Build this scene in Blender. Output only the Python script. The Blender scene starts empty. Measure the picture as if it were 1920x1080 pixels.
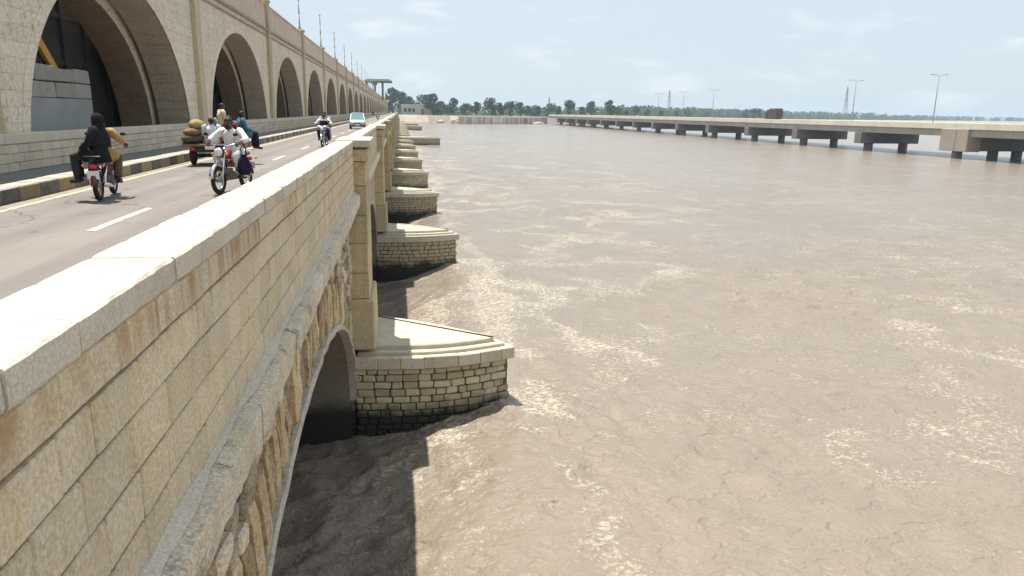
import bpy, math, random
import numpy as np
from mathutils import Vector, Matrix

SC = bpy.context.scene
COL = SC.collection
rnd = random.Random(7)

# ------------------------------------------------------------------ camera
CAM_Z = 1.7
PITCH = math.radians(13.297); YAW = math.radians(8.604); ROLL = math.radians(0.8)
cd = bpy.data.cameras.new('camera'); cam = bpy.data.objects.new('camera', cd); COL.objects.link(cam)
cd.sensor_width = 36.0; cd.lens = 36.0 * 1390.0 / 1920.0; cd.clip_start = 0.05; cd.clip_end = 30000.0
fw = Vector((math.sin(YAW) * math.cos(PITCH), math.cos(YAW) * math.cos(PITCH), -math.sin(PITCH)))
r0 = Vector((math.cos(YAW), -math.sin(YAW), 0.0)); u0 = r0.cross(fw)
rr = r0 * math.cos(ROLL) + u0 * math.sin(ROLL); uu = u0 * math.cos(ROLL) - r0 * math.sin(ROLL)
cam.matrix_world = Matrix(((rr.x, uu.x, -fw.x, 0), (rr.y, uu.y, -fw.y, 0), (rr.z, uu.z, -fw.z, CAM_Z), (0, 0, 0, 1)))
SC.camera = cam

# ------------------------------------------------------------------ light
SUN_DIR = Vector((0.165, -0.27, -1.0)).normalized()      # the way the light travels
SUN_EL = math.asin(-SUN_DIR.z); SUN_AZ = math.atan2(-SUN_DIR.x, -SUN_DIR.y)
sd = bpy.data.lights.new('sun', 'SUN'); sun = bpy.data.objects.new('sun', sd); COL.objects.link(sun)
sd.energy = 3.9; sd.angle = math.radians(0.55); sd.color = (1.0, 0.95, 0.87)
sun.rotation_euler = SUN_DIR.to_track_quat('-Z', 'Y').to_euler()
sun.location = (-20, 60, 100)

W = bpy.data.worlds.new('World'); SC.world = W; W.use_nodes = True
wt = W.node_tree; wt.nodes.clear()
wo = wt.nodes.new('ShaderNodeOutputWorld'); bg = wt.nodes.new('ShaderNodeBackground')
sky = wt.nodes.new('ShaderNodeTexSky'); sky.sky_type = 'NISHITA'; sky.sun_disc = False
sky.sun_elevation = SUN_EL; sky.sun_rotation = SUN_AZ % (2 * math.pi)
sky.air_density = 1.0; sky.dust_density = 1.6; sky.ozone_density = 1.6; sky.altitude = 50
tc = wt.nodes.new('ShaderNodeTexCoord'); sx = wt.nodes.new('ShaderNodeSeparateXYZ')
wt.links.new(tc.outputs['Generated'], sx.inputs[0])
def wmath(op, a, b=None, c=None):
    n = wt.nodes.new('ShaderNodeMath'); n.operation = op
    for i, x in enumerate((a, b, c)):
        if x is None: continue
        if isinstance(x, (int, float)): n.inputs[i].default_value = x
        else: wt.links.new(x, n.inputs[i])
    return n.outputs[0]
cv = wt.nodes.new('ShaderNodeCombineXYZ'); wt.links.new(wmath('MULTIPLY', sx.outputs[0], 4.2), cv.inputs[0]); wt.links.new(wmath('MULTIPLY', sx.outputs[1], 4.2), cv.inputs[1]); wt.links.new(wmath('MULTIPLY', sx.outputs[2], 17.0), cv.inputs[2])
n1 = wt.nodes.new('ShaderNodeTexNoise'); n1.inputs['Scale'].default_value = 1.6; n1.inputs['Detail'].default_value = 7; n1.inputs['Roughness'].default_value = 0.55
wt.links.new(cv.outputs[0], n1.inputs['Vector'])
r1 = wt.nodes.new('ShaderNodeMapRange'); r1.inputs[1].default_value = 0.55; r1.inputs[2].default_value = 0.74
wt.links.new(n1.outputs[0], r1.inputs[0])
n2 = wt.nodes.new('ShaderNodeTexNoise'); n2.inputs['Scale'].default_value = 0.5; n2.inputs['Detail'].default_value = 4
wt.links.new(cv.outputs[0], n2.inputs['Vector'])
r2 = wt.nodes.new('ShaderNodeMapRange'); r2.inputs[1].default_value = 0.35; r2.inputs[2].default_value = 0.75
wt.links.new(n2.outputs[0], r2.inputs[0])
# thin high veil over a clear sky, with small brighter wisps
veil = wmath('ADD', wmath('MULTIPLY', r2.outputs[0], 0.10), 0.84)
mixv = wt.nodes.new('ShaderNodeMix'); mixv.data_type = 'RGBA'
wt.links.new(veil, mixv.inputs[0]); wt.links.new(sky.outputs[0], mixv.inputs[6]); mixv.inputs[7].default_value = (3.55, 4.08, 4.5, 1)
mixc = wt.nodes.new('ShaderNodeMix'); mixc.data_type = 'RGBA'
wt.links.new(wmath('MULTIPLY', r1.outputs[0], 0.85), mixc.inputs[0]); wt.links.new(mixv.outputs[2], mixc.inputs[6]); mixc.inputs[7].default_value = (5.1, 5.25, 5.4, 1)
wt.links.new(mixc.outputs[2], bg.inputs[0]); bg.inputs[1].default_value = 0.10
wt.links.new(bg.outputs[0], wo.inputs[0])

SC.view_settings.view_transform = 'Standard'; SC.view_settings.look = 'None'
SC.view_settings.exposure = 0.95; SC.view_settings.gamma = 1.0; SC.view_settings.use_curve_mapping = False
SC.cycles.use_denoising = True
SC.cycles.max_bounces = 6; SC.cycles.diffuse_bounces = 4; SC.cycles.glossy_bounces = 3
SC.cycles.volume_bounces = 0; SC.cycles.transparent_max_bounces = 6
SC.cycles.sample_clamp_indirect = 6.0; SC.cycles.sample_clamp_direct = 0.0
SC.cycles.use_fast_gi = False

# ------------------------------------------------------------------ mesh helpers
class MB:
    """collects faces for one mesh object"""
    def __init__(s): s.v = []; s.f = []; s.m = []
    def add(s, vs, fs, mi=0):
        o = len(s.v); s.v.extend([tuple(p) for p in vs])
        for f in fs: s.f.append(tuple(i + o for i in f)); s.m.append(mi)
        return s
    def quad(s, a, b, c, d, mi=0): return s.add([a, b, c, d], [(0, 1, 2, 3)], mi)
    def box(s, x0, x1, y0, y1, z0, z1, mi=0):
        v = [(x0,y0,z0),(x1,y0,z0),(x1,y1,z0),(x0,y1,z0),(x0,y0,z1),(x1,y0,z1),(x1,y1,z1),(x0,y1,z1)]
        return s.add(v, [(0,3,2,1),(4,5,6,7),(0,1,5,4),(1,2,6,5),(2,3,7,6),(3,0,4,7)], mi)
    def cbox(s, x0, x1, y0, y1, z0, z1, ch=0.01, j=0.0, r=None, mi=0):
        """box with chamfered edges and slightly uneven corners"""
        r = r or rnd
        c = ((x0+x1)/2, (y0+y1)/2, (z0+z1)/2); h = ((x1-x0)/2, (y1-y0)/2, (z1-z0)/2)
        vs = []
        idx = {}
        for sx_ in (-1,1):
            for sy_ in (-1,1):
                for sz_ in (-1,1):
                    S = (sx_,sy_,sz_)
                    jj = [r.uniform(-j, j) for _ in range(3)]
                    for a in range(3):
                        p = [c[k] + S[k]*(h[k] - (0 if k == a else ch)) + jj[k] for k in range(3)]
                        idx[(S,a)] = len(vs); vs.append(tuple(p))
        fs = []
        def order(a, lst):
            n = [0,0,0]; n[a[0]] = a[1]
            return lst
        for a in range(3):
            b, d = (a+1) % 3, (a+2) % 3
            for sg in (-1,1):
                q = []
                for (sb, sd_) in ((-1,-1),(1,-1),(1,1),(-1,1)):
                    S = [0,0,0]; S[a] = sg; S[b] = sb; S[d] = sd_
                    q.append(idx[(tuple(S),a)])
                fs.append(tuple(q if sg > 0 else q[::-1]))
        for a in range(3):           # edges parallel to axis a
            b, d = (a+1) % 3, (a+2) % 3
            for sb in (-1,1):
                for sd_ in (-1,1):
                    S0 = [0,0,0]; S0[b] = sb; S0[d] = sd_; S1 = list(S0); S0[a] = -1; S1[a] = 1
                    q = [idx[(tuple(S0),b)], idx[(tuple(S1),b)], idx[(tuple(S1),d)], idx[(tuple(S0),d)]]
                    fs.append(tuple(q if sb*sd_ < 0 else q[::-1]))
        for S in [(x,y,z) for x in (-1,1) for y in (-1,1) for z in (-1,1)]:
            q = [idx[(S,0)], idx[(S,1)], idx[(S,2)]]
            fs.append(tuple(q if S[0]*S[1]*S[2] > 0 else q[::-1]))
        return s.add(vs, fs, mi)
    def tube(s, path, radii, n=8, mi=0, cap=True, sq=None):
        """tapered tube along a path; sq = (sx, sy) squash of the cross section"""
        P = [Vector(p) for p in path]; k = len(P)
        if isinstance(radii, (int, float)): radii = [radii]*k
        vs = []; fs = []
        up = None
        for i in range(k):
            t = (P[min(i+1,k-1)] - P[max(i-1,0)])
            if t.length < 1e-9: t = Vector((0,0,1))
            t.normalize()
            if up is None:
                ref = Vector((1,0,0)) if abs(t.x) < 0.8 else Vector((0,1,0))
                a = (ref - t*ref.dot(t)).normalized()
            else:
                a = (up - t*up.dot(t))
                a = a.normalized() if a.length > 1e-6 else Vector((1,0,0))
            up = a; b = t.cross(a)
            q = sq or (1,1)
            for m in range(n):
                an = 2*math.pi*m/n
                vs.append(P[i] + (a*math.cos(an)*q[0] + b*math.sin(an)*q[1])*radii[i])
        for i in range(k-1):
            for m in range(n):
                m2 = (m+1) % n
                fs.append((i*n+m, i*n+m2, (i+1)*n+m2, (i+1)*n+m))
        if cap:
            fs.append(tuple(range(n))[::-1]); fs.append(tuple((k-1)*n+m for m in range(n)))
        return s.add(vs, fs, mi)
    def ell(s, c, r, n=12, m=8, mi=0, fn=None):
        """ellipsoid; fn(unit vector) -> radius factor"""
        vs = []; fs = []
        for i in range(m+1):
            ph = math.pi*i/m
            for k in range(n):
                th = 2*math.pi*k/n
                u = (math.sin(ph)*math.cos(th), math.sin(ph)*math.sin(th), math.cos(ph))
                q = fn(u) if fn else 1.0
                vs.append((c[0]+u[0]*r[0]*q, c[1]+u[1]*r[1]*q, c[2]+u[2]*r[2]*q))
        for i in range(m):
            for k in range(n):
                k2 = (k+1) % n
                fs.append((i*n+k, (i+1)*n+k, (i+1)*n+k2, i*n+k2))
        return s.add(vs, fs, mi)
    def loft(s, rings, mi=0, cap=True):
        """rings: equal-length lists of points"""
        n = len(rings[0]); vs = [p for r in rings for p in r]; fs = []
        for i in range(len(rings)-1):
            for m in range(n):
                m2 = (m+1) % n
                fs.append((i*n+m, i*n+m2, (i+1)*n+m2, (i+1)*n+m))
        if cap:
            fs.append(tuple(range(n))[::-1]); fs.append(tuple((len(rings)-1)*n+m for m in range(n)))
        return s.add(vs, fs, mi)
    def torus(s, c, axis, R, r, n=20, m=8, mi=0):
        ax = Vector(axis).normalized()
        a = ax.orthogonal().normalized(); b = ax.cross(a); vs = []; fs = []
        for i in range(n):
            t = 2*math.pi*i/n; d = a*math.cos(t) + b*math.sin(t)
            for k in range(m):
                u = 2*math.pi*k/m
                vs.append(Vector(c) + d*(R + r*math.cos(u)) + ax*(r*math.sin(u)))
        for i in range(n):
            for k in range(m):
                fs.append((i*m+k, ((i+1)%n)*m+k, ((i+1)%n)*m+(k+1)%m, i*m+(k+1)%m))
        return s.add(vs, fs, mi)
    def cyl(s, p0, p1, r, n=12, mi=0): return s.tube([p0, p1], r, n, mi)

def wloc(o):
    p = Vector((0,0,0))
    while o is not None: p += o.location; o = o.parent
    return p
def mesh_of(name, mb, mats, smooth=False, off=None):
    me = bpy.data.meshes.new(name)
    v = mb.v if off is None else [(p[0]-off.x, p[1]-off.y, p[2]-off.z) for p in mb.v]
    me.from_pydata(v, [], mb.f)
    if not isinstance(mats, (list, tuple)): mats = [mats]
    for m in mats: me.materials.append(m)
    if len(mats) > 1: me.polygons.foreach_set('material_index', mb.m)
    if smooth: me.polygons.foreach_set('use_smooth', [True]*len(me.polygons))
    me.update(); return me
def link(name, me, parent=None):
    o = bpy.data.objects.new(name, me); COL.objects.link(o)
    if parent is not None: o.parent = parent
    return o
def part(name, mb, mats, parent=None, smooth=False, world=True):
    """one mesh object; with world=True the builder's points are world coordinates"""
    off = wloc(parent) if (parent is not None and world) else None
    return link(name, mesh_of(name, mb, mats, smooth, off), parent)
def empty(name, loc=(0,0,0), rz=0.0):
    o = bpy.data.objects.new(name, None); COL.objects.link(o); o.location = loc; o.rotation_euler = (0,0,rz)
    o.empty_display_size = 0.2
    return o
def tag(o, label=None, cat=None, group=None, kind=None):
    if label: o['label'] = label
    if cat: o['category'] = cat
    if group: o['group'] = group
    if kind: o['kind'] = kind
    return o
def thing(name, label, cat, loc=(0,0,0), rz=0.0, group=None): return tag(empty(name, loc, rz), label, cat, group)
def children(o): return [c for c in bpy.data.objects if c.parent == o]
def copy_tree(o, parent=None, kids=None):
    c = o.copy(); COL.objects.link(c); c.parent = parent
    for ch in (kids[o] if kids else children(o)): copy_tree(ch, c, kids)
    return c
ORD = ['first','second','third','fourth','fifth','sixth','seventh','eighth','ninth','tenth','eleventh','twelfth','thirteenth','fourteenth','fifteenth','sixteenth','seventeenth','eighteenth','nineteenth','twentieth']

# ------------------------------------------------------------------ materials
class NT:
    def __init__(s, name):
        s.mat = bpy.data.materials.new(name); s.mat.use_nodes = True; s.t = s.mat.node_tree; s.t.nodes.clear()
        s.out = s.t.nodes.new('ShaderNodeOutputMaterial'); s.p = s.t.nodes.new('ShaderNodeBsdfPrincipled')
        s.t.links.new(s.p.outputs[0], s.out.inputs[0])
        s.geo = s.t.nodes.new('ShaderNodeNewGeometry'); s.pos = s.geo.outputs['Position']
    def ln(s, a, b): s.t.links.new(a, b)
    def setin(s, inp, x):
        if x is None: return
        if isinstance(x, (int, float)): inp.default_value = x
        elif isinstance(x, (tuple, list)): inp.default_value = tuple(x) + ((1,) if len(x) == 3 and len(inp.default_value) == 4 else ())
        else: s.ln(x, inp)
    def math(s, op, a, b=None, c=None, clamp=False):
        n = s.t.nodes.new('ShaderNodeMath'); n.operation = op; n.use_clamp = clamp
        for i, x in enumerate((a, b, c)): s.setin(n.inputs[i], x)
        return n.outputs[0]
    def vmath(s, op, a, b=None, scale=None):
        n = s.t.nodes.new('ShaderNodeVectorMath'); n.operation = op
        s.setin(n.inputs[0], a); s.setin(n.inputs[1], b)
        if scale is not None: s.setin(n.inputs['Scale'], scale)
        return n.outputs[0]
    def noise(s, scale, detail=4, rough=0.55, vec=None, color=False, dist=0.0):
        n = s.t.nodes.new('ShaderNodeTexNoise'); s.ln(vec if vec is not None else s.pos, n.inputs['Vector'])
        n.inputs['Scale'].default_value = scale; n.inputs['Detail'].default_value = detail; n.inputs['Roughness'].default_value = rough
        n.inputs['Distortion'].default_value = dist
        return n.outputs[1 if color else 0]
    def rng(s, x, a, b, c=0.0, d=1.0, smooth=True):
        n = s.t.nodes.new('ShaderNodeMapRange'); s.ln(x, n.inputs[0])
        if smooth: n.interpolation_type = 'SMOOTHSTEP'
        for i, q in zip((1,2,3,4), (a,b,c,d)): n.inputs[i].default_value = q
        return n.outputs[0]
    def mix(s, f, a, b, blend='MIX'):
        n = s.t.nodes.new('ShaderNodeMix'); n.data_type = 'RGBA'; n.blend_type = blend
        s.setin(n.inputs[0], f); s.setin(n.inputs[6], a); s.setin(n.inputs[7], b)
        return n.outputs[2]
    def scaled(s, v): return s.vmath('MULTIPLY', s.pos, v)
    def xyz(s):
        n = s.t.nodes.new('ShaderNodeSeparateXYZ'); s.ln(s.pos, n.inputs[0]); return n.outputs
    def comb(s, x, y, z=0.0):
        n = s.t.nodes.new('ShaderNodeCombineXYZ'); s.setin(n.inputs[0], x); s.setin(n.inputs[1], y); s.setin(n.inputs[2], z); return n.outputs[0]
    def bump(s, h, strength, dist, prev=None):
        n = s.t.nodes.new('ShaderNodeBump'); s.ln(h, n.inputs['Height']); n.inputs['Strength'].default_value = strength; n.inputs['Distance'].default_value = dist
        if prev is not None: s.ln(prev, n.inputs['Normal'])
        return n.outputs[0]
    def random(s):
        n = s.t.nodes.new('ShaderNodeObjectInfo'); return n.outputs['Random']
    def done(s, col, rough=0.9, normal=None, spec=0.3, metal=0.0):
        s.setin(s.p.inputs['Base Color'], col); s.setin(s.p.inputs['Roughness'], rough); s.p.inputs['Specular IOR Level'].default_value = spec
        s.p.inputs['Metallic'].default_value = metal
        if normal is not None: s.ln(normal, s.p.inputs['Normal'])
        return s.mat

def stone(name, c1, c2, c3, scale=1.2, bump=0.5, bscale=14.0, rv=0.25, stain=None, stain_amt=0.5, wet=None, brick=None, mortar=(0.2,0.17,0.13), grain=0.35, bd=0.012, rust=None, mold=0.0):
    """weathered stone: two broad tones, a patchy third, fine grain, optional streak stains, wet foot and laid courses"""
    n = NT(name)
    a = n.rng(n.noise(scale, 5, 0.6), 0.35, 0.68); b = n.rng(n.noise(scale*3.3, 6, 0.65, n.vmath('ADD', n.pos, (7.3, 1.1, 4.2))), 0.45, 0.72)
    col = n.mix(a, c1, c2); col = n.mix(n.math('MULTIPLY', b, 0.7), col, c3)
    if rv:
        q = n.rng(n.random(), 0, 1, 1-rv, 1+rv*0.7, False)
        col = n.mix(1.0, col, n.comb(q, q, q), 'MULTIPLY')
    h = n.noise(bscale, 8, 0.7)
    g = n.rng(n.noise(bscale*3.2, 3, 0.7), 0.3, 0.72, 1-grain, 1+grain*0.6)
    col = n.mix(1.0, col, n.comb(g, g, g), 'MULTIPLY')
    pit = n.rng(n.noise(bscale*1.3, 4, 0.6, n.vmath('ADD', n.pos, (3.1, 9.2, 0.4))), 0.62, 0.72)
    col = n.mix(n.math('MULTIPLY', pit, 0.35), col, tuple(x*0.35 for x in c1))
    if brick:
        X = n.xyz(); vec = n.comb(n.math('ADD', X[0], X[1]), X[2])
        bt = n.t.nodes.new('ShaderNodeTexBrick'); n.ln(vec, bt.inputs['Vector'])
        bt.inputs['Scale'].default_value = 1.0; bt.inputs['Brick Width'].default_value = brick[0]; bt.inputs['Row Height'].default_value = brick[1]
        bt.inputs['Mortar Size'].default_value = brick[2]; bt.inputs['Mortar Smooth'].default_value = 0.4; bt.inputs['Bias'].default_value = 0.0
        bt.inputs['Color1'].default_value = (1.12,1.12,1.12,1); bt.inputs['Color2'].default_value = (0.8,0.8,0.78,1); bt.inputs['Mortar'].default_value = (1,1,1,1)
        col = n.mix(min(0.8, brick[3]), col, bt.outputs['Color'], 'MULTIPLY')
        wv = n.rng(n.noise(2.1, 3), 0.3, 0.6)
        col = n.mix(n.math('MULTIPLY', bt.outputs['Fac'], n.math('MULTIPLY', wv, brick[3])), col, mortar)
    if stain:
        st = n.noise(1.0, 5, 0.6, n.scaled((2.3, 2.3, 0.28)))
        sf = n.math('MULTIPLY', n.rng(st, 0.5, 0.68), stain_amt)
        col = n.mix(sf, col, stain)
    if rust:     # seepage streaks hanging below a given height
        X = n.xyz(); st = n.noise(1.0, 4, 0.6, n.scaled((9.0, 9.0, 0.35)))
        sf = n.math('MULTIPLY', n.rng(st, 0.40, 0.60), n.rng(n.noise(0.8, 2, 0.5, n.vmath('ADD', n.pos, (2.2, 0.7, 0))), 0.42, 0.56))
        hz = n.math('MULTIPLY', n.rng(X[2], rust[1]-0.34, rust[1]-0.02), n.rng(X[2], rust[1]+0.02, rust[1]-0.02))
        col = n.mix(n.math('MULTIPLY', n.math('MULTIPLY', sf, hz), 0.62), col, rust[0])
    if mold:     # black lichen spots in patches
        mf = n.math('MULTIPLY', n.rng(n.noise(5.5, 6, 0.7, n.vmath('ADD', n.pos, (1.7, 5.5, 2.2))), 0.52, 0.62), n.rng(n.noise(0.9, 3, 0.6, n.vmath('ADD', n.pos, (8.1, 2.5, 0))), 0.42, 0.6))
        col = n.mix(n.math('MULTIPLY', mf, mold), col, (0.06, 0.058, 0.055))
    rough = 0.92
    if wet:
        X = n.xyz(); zz = n.math('ADD', X[2], n.math('MULTIPLY', n.math('SUBTRACT', n.noise(1.4, 5, 0.65), 0.5), wet[2]))
        wf = n.rng(zz, wet[0], wet[1], 1.0, 0.0)
        col = n.mix(wf, col, wet[3]); rough = n.rng(zz, wet[0], wet[1], 0.55, 0.92)
    nb = n.bump(h, bump, bd)
    if brick: nb = n.bump(n.math('SUBTRACT', 1.0, bt.outputs['Fac']), 0.7, 0.03, nb)
    return n.done(col, rough, nb, 0.25)

def plain(name, c, rough=0.6, metal=0.0, var=0.15, nscale=6.0, spec=0.4, bump=0.0, objrnd=0.0):
    n = NT(name)
    q = n.rng(n.noise(nscale, 4, 0.6), 0.25, 0.75, 1-var, 1+var, False)
    col = n.mix(1.0, c, n.comb(q, q, q), 'MULTIPLY')
    if objrnd:
        k = n.rng(n.random(), 0, 1, 1-objrnd, 1+objrnd, False); col = n.mix(1.0, col, n.comb(k,k,k), 'MULTIPLY')
    nb = n.bump(n.noise(nscale*4, 4), bump, 0.01) if bump else None
    return n.done(col, rough, nb, spec, metal)

TAN = (0.68, 0.56, 0.38); TAN2 = (0.64, 0.54, 0.40); TANY = (0.62, 0.46, 0.25); GREY = (0.50, 0.45, 0.38)
WETC = (0.035, 0.030, 0.026)
M = {}
M['parapet'] = stone('parapet_stone', TAN, TAN2, TANY, 1.3, 0.6, 13, 0.11, stain=(0.42,0.33,0.20), stain_amt=0.25, grain=0.25, rust=((0.30,0.15,0.05), 0.80), mold=0.12)
M['coping'] = stone('coping_stone', (0.62,0.56,0.46), (0.58,0.50,0.39), (0.50,0.46,0.40), 1.4, 0.5, 18, 0.08, grain=0.22)
M['mortar'] = stone('mortar_bed', (0.40,0.32,0.20), (0.30,0.24,0.15), (0.15,0.12,0.085), 3, 0.7, 20, 0)
M['cornice'] = stone('cornice_stone', (0.68,0.60,0.47), (0.70,0.58,0.40), (0.54,0.50,0.45), 1.8, 0.6, 15, 0.10, stain=(0.34,0.30,0.22), stain_amt=0.35, mold=0.5)
M['plaster'] = stone('lime_plaster', (0.58,0.51,0.42), (0.50,0.44,0.36), (0.38,0.33,0.27), 2.6, 0.7, 9, 0, grain=0.25, mold=0.4)
M['cement'] = stone('cement_render', (0.50,0.47,0.43), (0.56,0.53,0.49), (0.46,0.44,0.42), 3.0, 0.25, 20, 0, grain=0.15)
M['backing'] = stone('spalled_backing', (0.13,0.085,0.05), (0.08,0.055,0.035), (0.20,0.14,0.08), 4.0, 1.0, 9, 0)
M['voussoir'] = stone('arch_stone', (0.56,0.41,0.22), (0.62,0.50,0.34), (0.32,0.19,0.10), 2.5, 0.9, 10, 0.42, bd=0.03)
M['rubble'] = stone('rubble_stone', (0.64,0.51,0.34), (0.58,0.51,0.41), (0.34,0.21,0.15), 2.2, 0.9, 10, 0.48, bd=0.03)
M['pier'] = stone('pier_stone', (0.62,0.51,0.33), (0.56,0.48,0.34), (0.62,0.47,0.22), 2.0, 0.8, 13, 0.28, wet=(-6.6,-5.95,1.0,WETC), bd=0.02)
M['piercore'] = stone('pier_bed_joint', (0.11,0.09,0.06), (0.15,0.12,0.08), (0.07,0.055,0.04), 2.0, 0.8, 13, 0, wet=(-6.6,-6.0,0.6,WETC))
M['pierbrick'] = stone('pier_courses', (0.58,0.48,0.32), (0.50,0.43,0.32), (0.58,0.45,0.23), 1.6, 0.8, 13, 0.1, wet=(-6.6,-5.95,0.9,WETC), brick=(0.38,0.2,0.022,0.9), mortar=(0.10,0.08,0.055))
M['piertop'] = stone('pier_slab', (0.62,0.55,0.43), (0.56,0.49,0.38), (0.48,0.42,0.33), 1.6, 0.4, 14, 0.08, grain=0.2)
M['wallbrick'] = stone('span_courses', TAN, TAN2, TANY, 0.8, 0.5, 14, 0, stain=(0.36,0.28,0.17), stain_amt=0.35, brick=(0.5,0.245,0.016,0.8))
M['spandrel'] = stone('spandrel_face', (0.50,0.43,0.32), (0.40,0.32,0.22), (0.55,0.51,0.44), 1.2, 0.9, 6, 0, stain=(0.16,0.11,0.07), stain_amt=0.7, bd=0.04)
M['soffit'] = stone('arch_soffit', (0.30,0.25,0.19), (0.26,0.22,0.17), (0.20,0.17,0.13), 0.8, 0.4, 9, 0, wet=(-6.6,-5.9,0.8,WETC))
M['pilaster'] = stone('pilaster_stone', (0.56,0.46,0.28), (0.48,0.41,0.25), (0.48,0.30,0.15), 0.9, 0.6, 12, 0.15, stain=(0.30,0.22,0.10), stain_amt=0.4)
M['viaduct'] = stone('viaduct_stone', (0.74,0.63,0.49), (0.68,0.59,0.48), (0.75,0.67,0.55), 0.35, 0.45, 3.0, 0.04, stain=(0.40,0.31,0.19), stain_amt=0.4, brick=(0.95,0.42,0.010,0.24), mortar=(0.42,0.35,0.26), bd=0.04, grain=0.18, mold=0.45)
M['viaductpink'] = stone('viaduct_parapet', (0.66,0.51,0.41), (0.58,0.47,0.38), (0.64,0.56,0.45), 0.3, 0.6, 6.0, 0.06, stain=(0.30,0.24,0.17), stain_amt=0.35, bd=0.02)
M['viapil'] = stone('viaduct_pilaster', (0.60,0.50,0.34), (0.54,0.45,0.32), (0.54,0.42,0.22), 0.7, 0.6, 8, 0.1, stain=(0.28,0.22,0.10), stain_amt=0.5)
M['moulding'] = stone('moulding_stone', (0.34,0.28,0.22), (0.44,0.37,0.29), (0.26,0.21,0.17), 0.8, 0.6, 9, 0)
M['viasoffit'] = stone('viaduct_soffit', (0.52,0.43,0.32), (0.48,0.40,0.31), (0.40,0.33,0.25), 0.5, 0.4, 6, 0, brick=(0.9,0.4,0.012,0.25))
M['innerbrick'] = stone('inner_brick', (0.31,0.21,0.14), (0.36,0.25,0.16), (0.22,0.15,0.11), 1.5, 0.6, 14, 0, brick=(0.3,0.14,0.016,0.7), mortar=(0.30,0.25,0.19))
M['lowwall'] = stone('low_wall_stone', (0.68,0.59,0.46), (0.62,0.53,0.41), (0.56,0.51,0.43), 1.2, 0.5, 15, 0.16, stain=(0.36,0.30,0.20), stain_amt=0.3)
M['lowmortar'] = stone('low_wall_joint', (0.30,0.25,0.17), (0.24,0.2,0.14), (0.2,0.16,0.11), 2, 0.5, 15, 0)
M['steel'] = plain('gate_steel', (0.045,0.042,0.045), 0.55, 0.3, 0.35, 1.2, 0.4, 0.2)
M['greysheet'] = plain('grey_panel', (0.38,0.39,0.37), 0.8, 0.0, 0.14, 1.0, 0.3, 0.15)
M['concrete_block'] = stone('grey_block', (0.48,0.46,0.41), (0.42,0.40,0.36), (0.36,0.34,0.31), 1.5, 0.4, 16, 0.12)
M['yellow'] = plain('sun_patch_ochre', (0.62,0.36,0.07), 0.6, 0, 0.2, 3)  # ochre for the bar that stands in for sunlight in the near arch
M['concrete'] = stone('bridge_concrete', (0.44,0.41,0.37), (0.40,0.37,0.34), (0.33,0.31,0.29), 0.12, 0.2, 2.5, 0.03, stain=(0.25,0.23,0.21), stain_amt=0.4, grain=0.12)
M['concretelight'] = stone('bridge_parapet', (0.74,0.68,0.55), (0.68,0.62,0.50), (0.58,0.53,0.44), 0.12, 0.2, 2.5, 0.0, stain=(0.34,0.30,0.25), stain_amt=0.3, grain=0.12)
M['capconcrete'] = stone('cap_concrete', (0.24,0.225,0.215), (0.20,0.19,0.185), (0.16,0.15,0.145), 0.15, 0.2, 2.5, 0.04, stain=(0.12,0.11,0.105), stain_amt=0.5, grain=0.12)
M['concretebrown'] = stone('bridge_block', (0.40,0.34,0.28), (0.36,0.31,0.27), (0.33,0.28,0.24), 0.12, 0.2, 2.5, 0, grain=0.12)

def asphalt():
    n = NT('asphalt'); X = n.xyz()
    a = n.rng(n.noise(0.35, 5, 0.6), 0.3, 0.7); col = n.mix(a, (0.205,0.183,0.166), (0.240,0.214,0.192))
    # two wheel tracks in each lane, rubbed darker, and oil drips between them
    for c in (-5.95, -5.05, -3.65, -2.75):
        d = n.math('ABSOLUTE', n.math('ADD', n.math('SUBTRACT', X[0], c), n.math('MULTIPLY', n.math('SUBTRACT', n.noise(0.12, 2), 0.5), 0.5)))
        col = n.mix(n.rng(d, 0.10, 0.42, 0.34, 0.0), col, (0.135,0.122,0.112))
    tr = n.noise(1.0, 4, 0.6, n.scaled((1.6, 0.08, 1)))
    col = n.mix(n.rng(tr, 0.45, 0.68, 0, 0.35), col, (0.145,0.130,0.118))
    oil = n.math('MULTIPLY', n.rng(n.noise(1.3, 5, 0.7), 0.63, 0.70), n.rng(n.noise(0.2, 2), 0.45, 0.6)); col = n.mix(n.math('MULTIPLY', oil, 0.5), col, (0.07,0.065,0.06))
    # blown sand lying along the kerb and the parapet
    sd_ = n.math('ADD', n.rng(X[0], -6.9, -6.35, 1.0, 0.0), n.rng(X[0], -2.15, -1.6, 0.0, 1.0), None, True)
    sd_ = n.math('MULTIPLY', sd_, n.rng(n.noise(0.8, 5, 0.7), 0.3, 0.65)); col = n.mix(n.math('MULTIPLY', sd_, 0.8), col, (0.34,0.29,0.22))
    # cracks
    vo = n.t.nodes.new('ShaderNodeTexVoronoi'); vo.feature = 'DISTANCE_TO_EDGE'; vo.inputs['Scale'].default_value = 0.42
    n.ln(n.vmath('ADD', n.pos, n.vmath('SCALE', n.noise(1.2, 4, 0.6, color=True), None, 0.9)), vo.inputs['Vector'])
    ck = n.math('MULTIPLY', n.rng(vo.outputs[0], 0.0, 0.012, 1.0, 0.0), n.rng(n.noise(0.18, 3), 0.48, 0.56)); col = n.mix(n.math('MULTIPLY', ck, 0.7), col, (0.05,0.045,0.04))
    g = n.rng(n.noise(60, 3, 0.7), 0.3, 0.7, 0.84, 1.14); col = n.mix(1.0, col, n.comb(g,g,g), 'MULTIPLY')
    return n.done(col, 0.9, n.bump(n.noise(90, 3), 0.25, 0.006), 0.25)
M['asphalt'] = asphalt()
M['footway'] = stone('footway_paving', (0.20,0.20,0.19), (0.24,0.22,0.20), (0.16,0.16,0.155), 0.5, 0.4, 18, 0)
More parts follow.
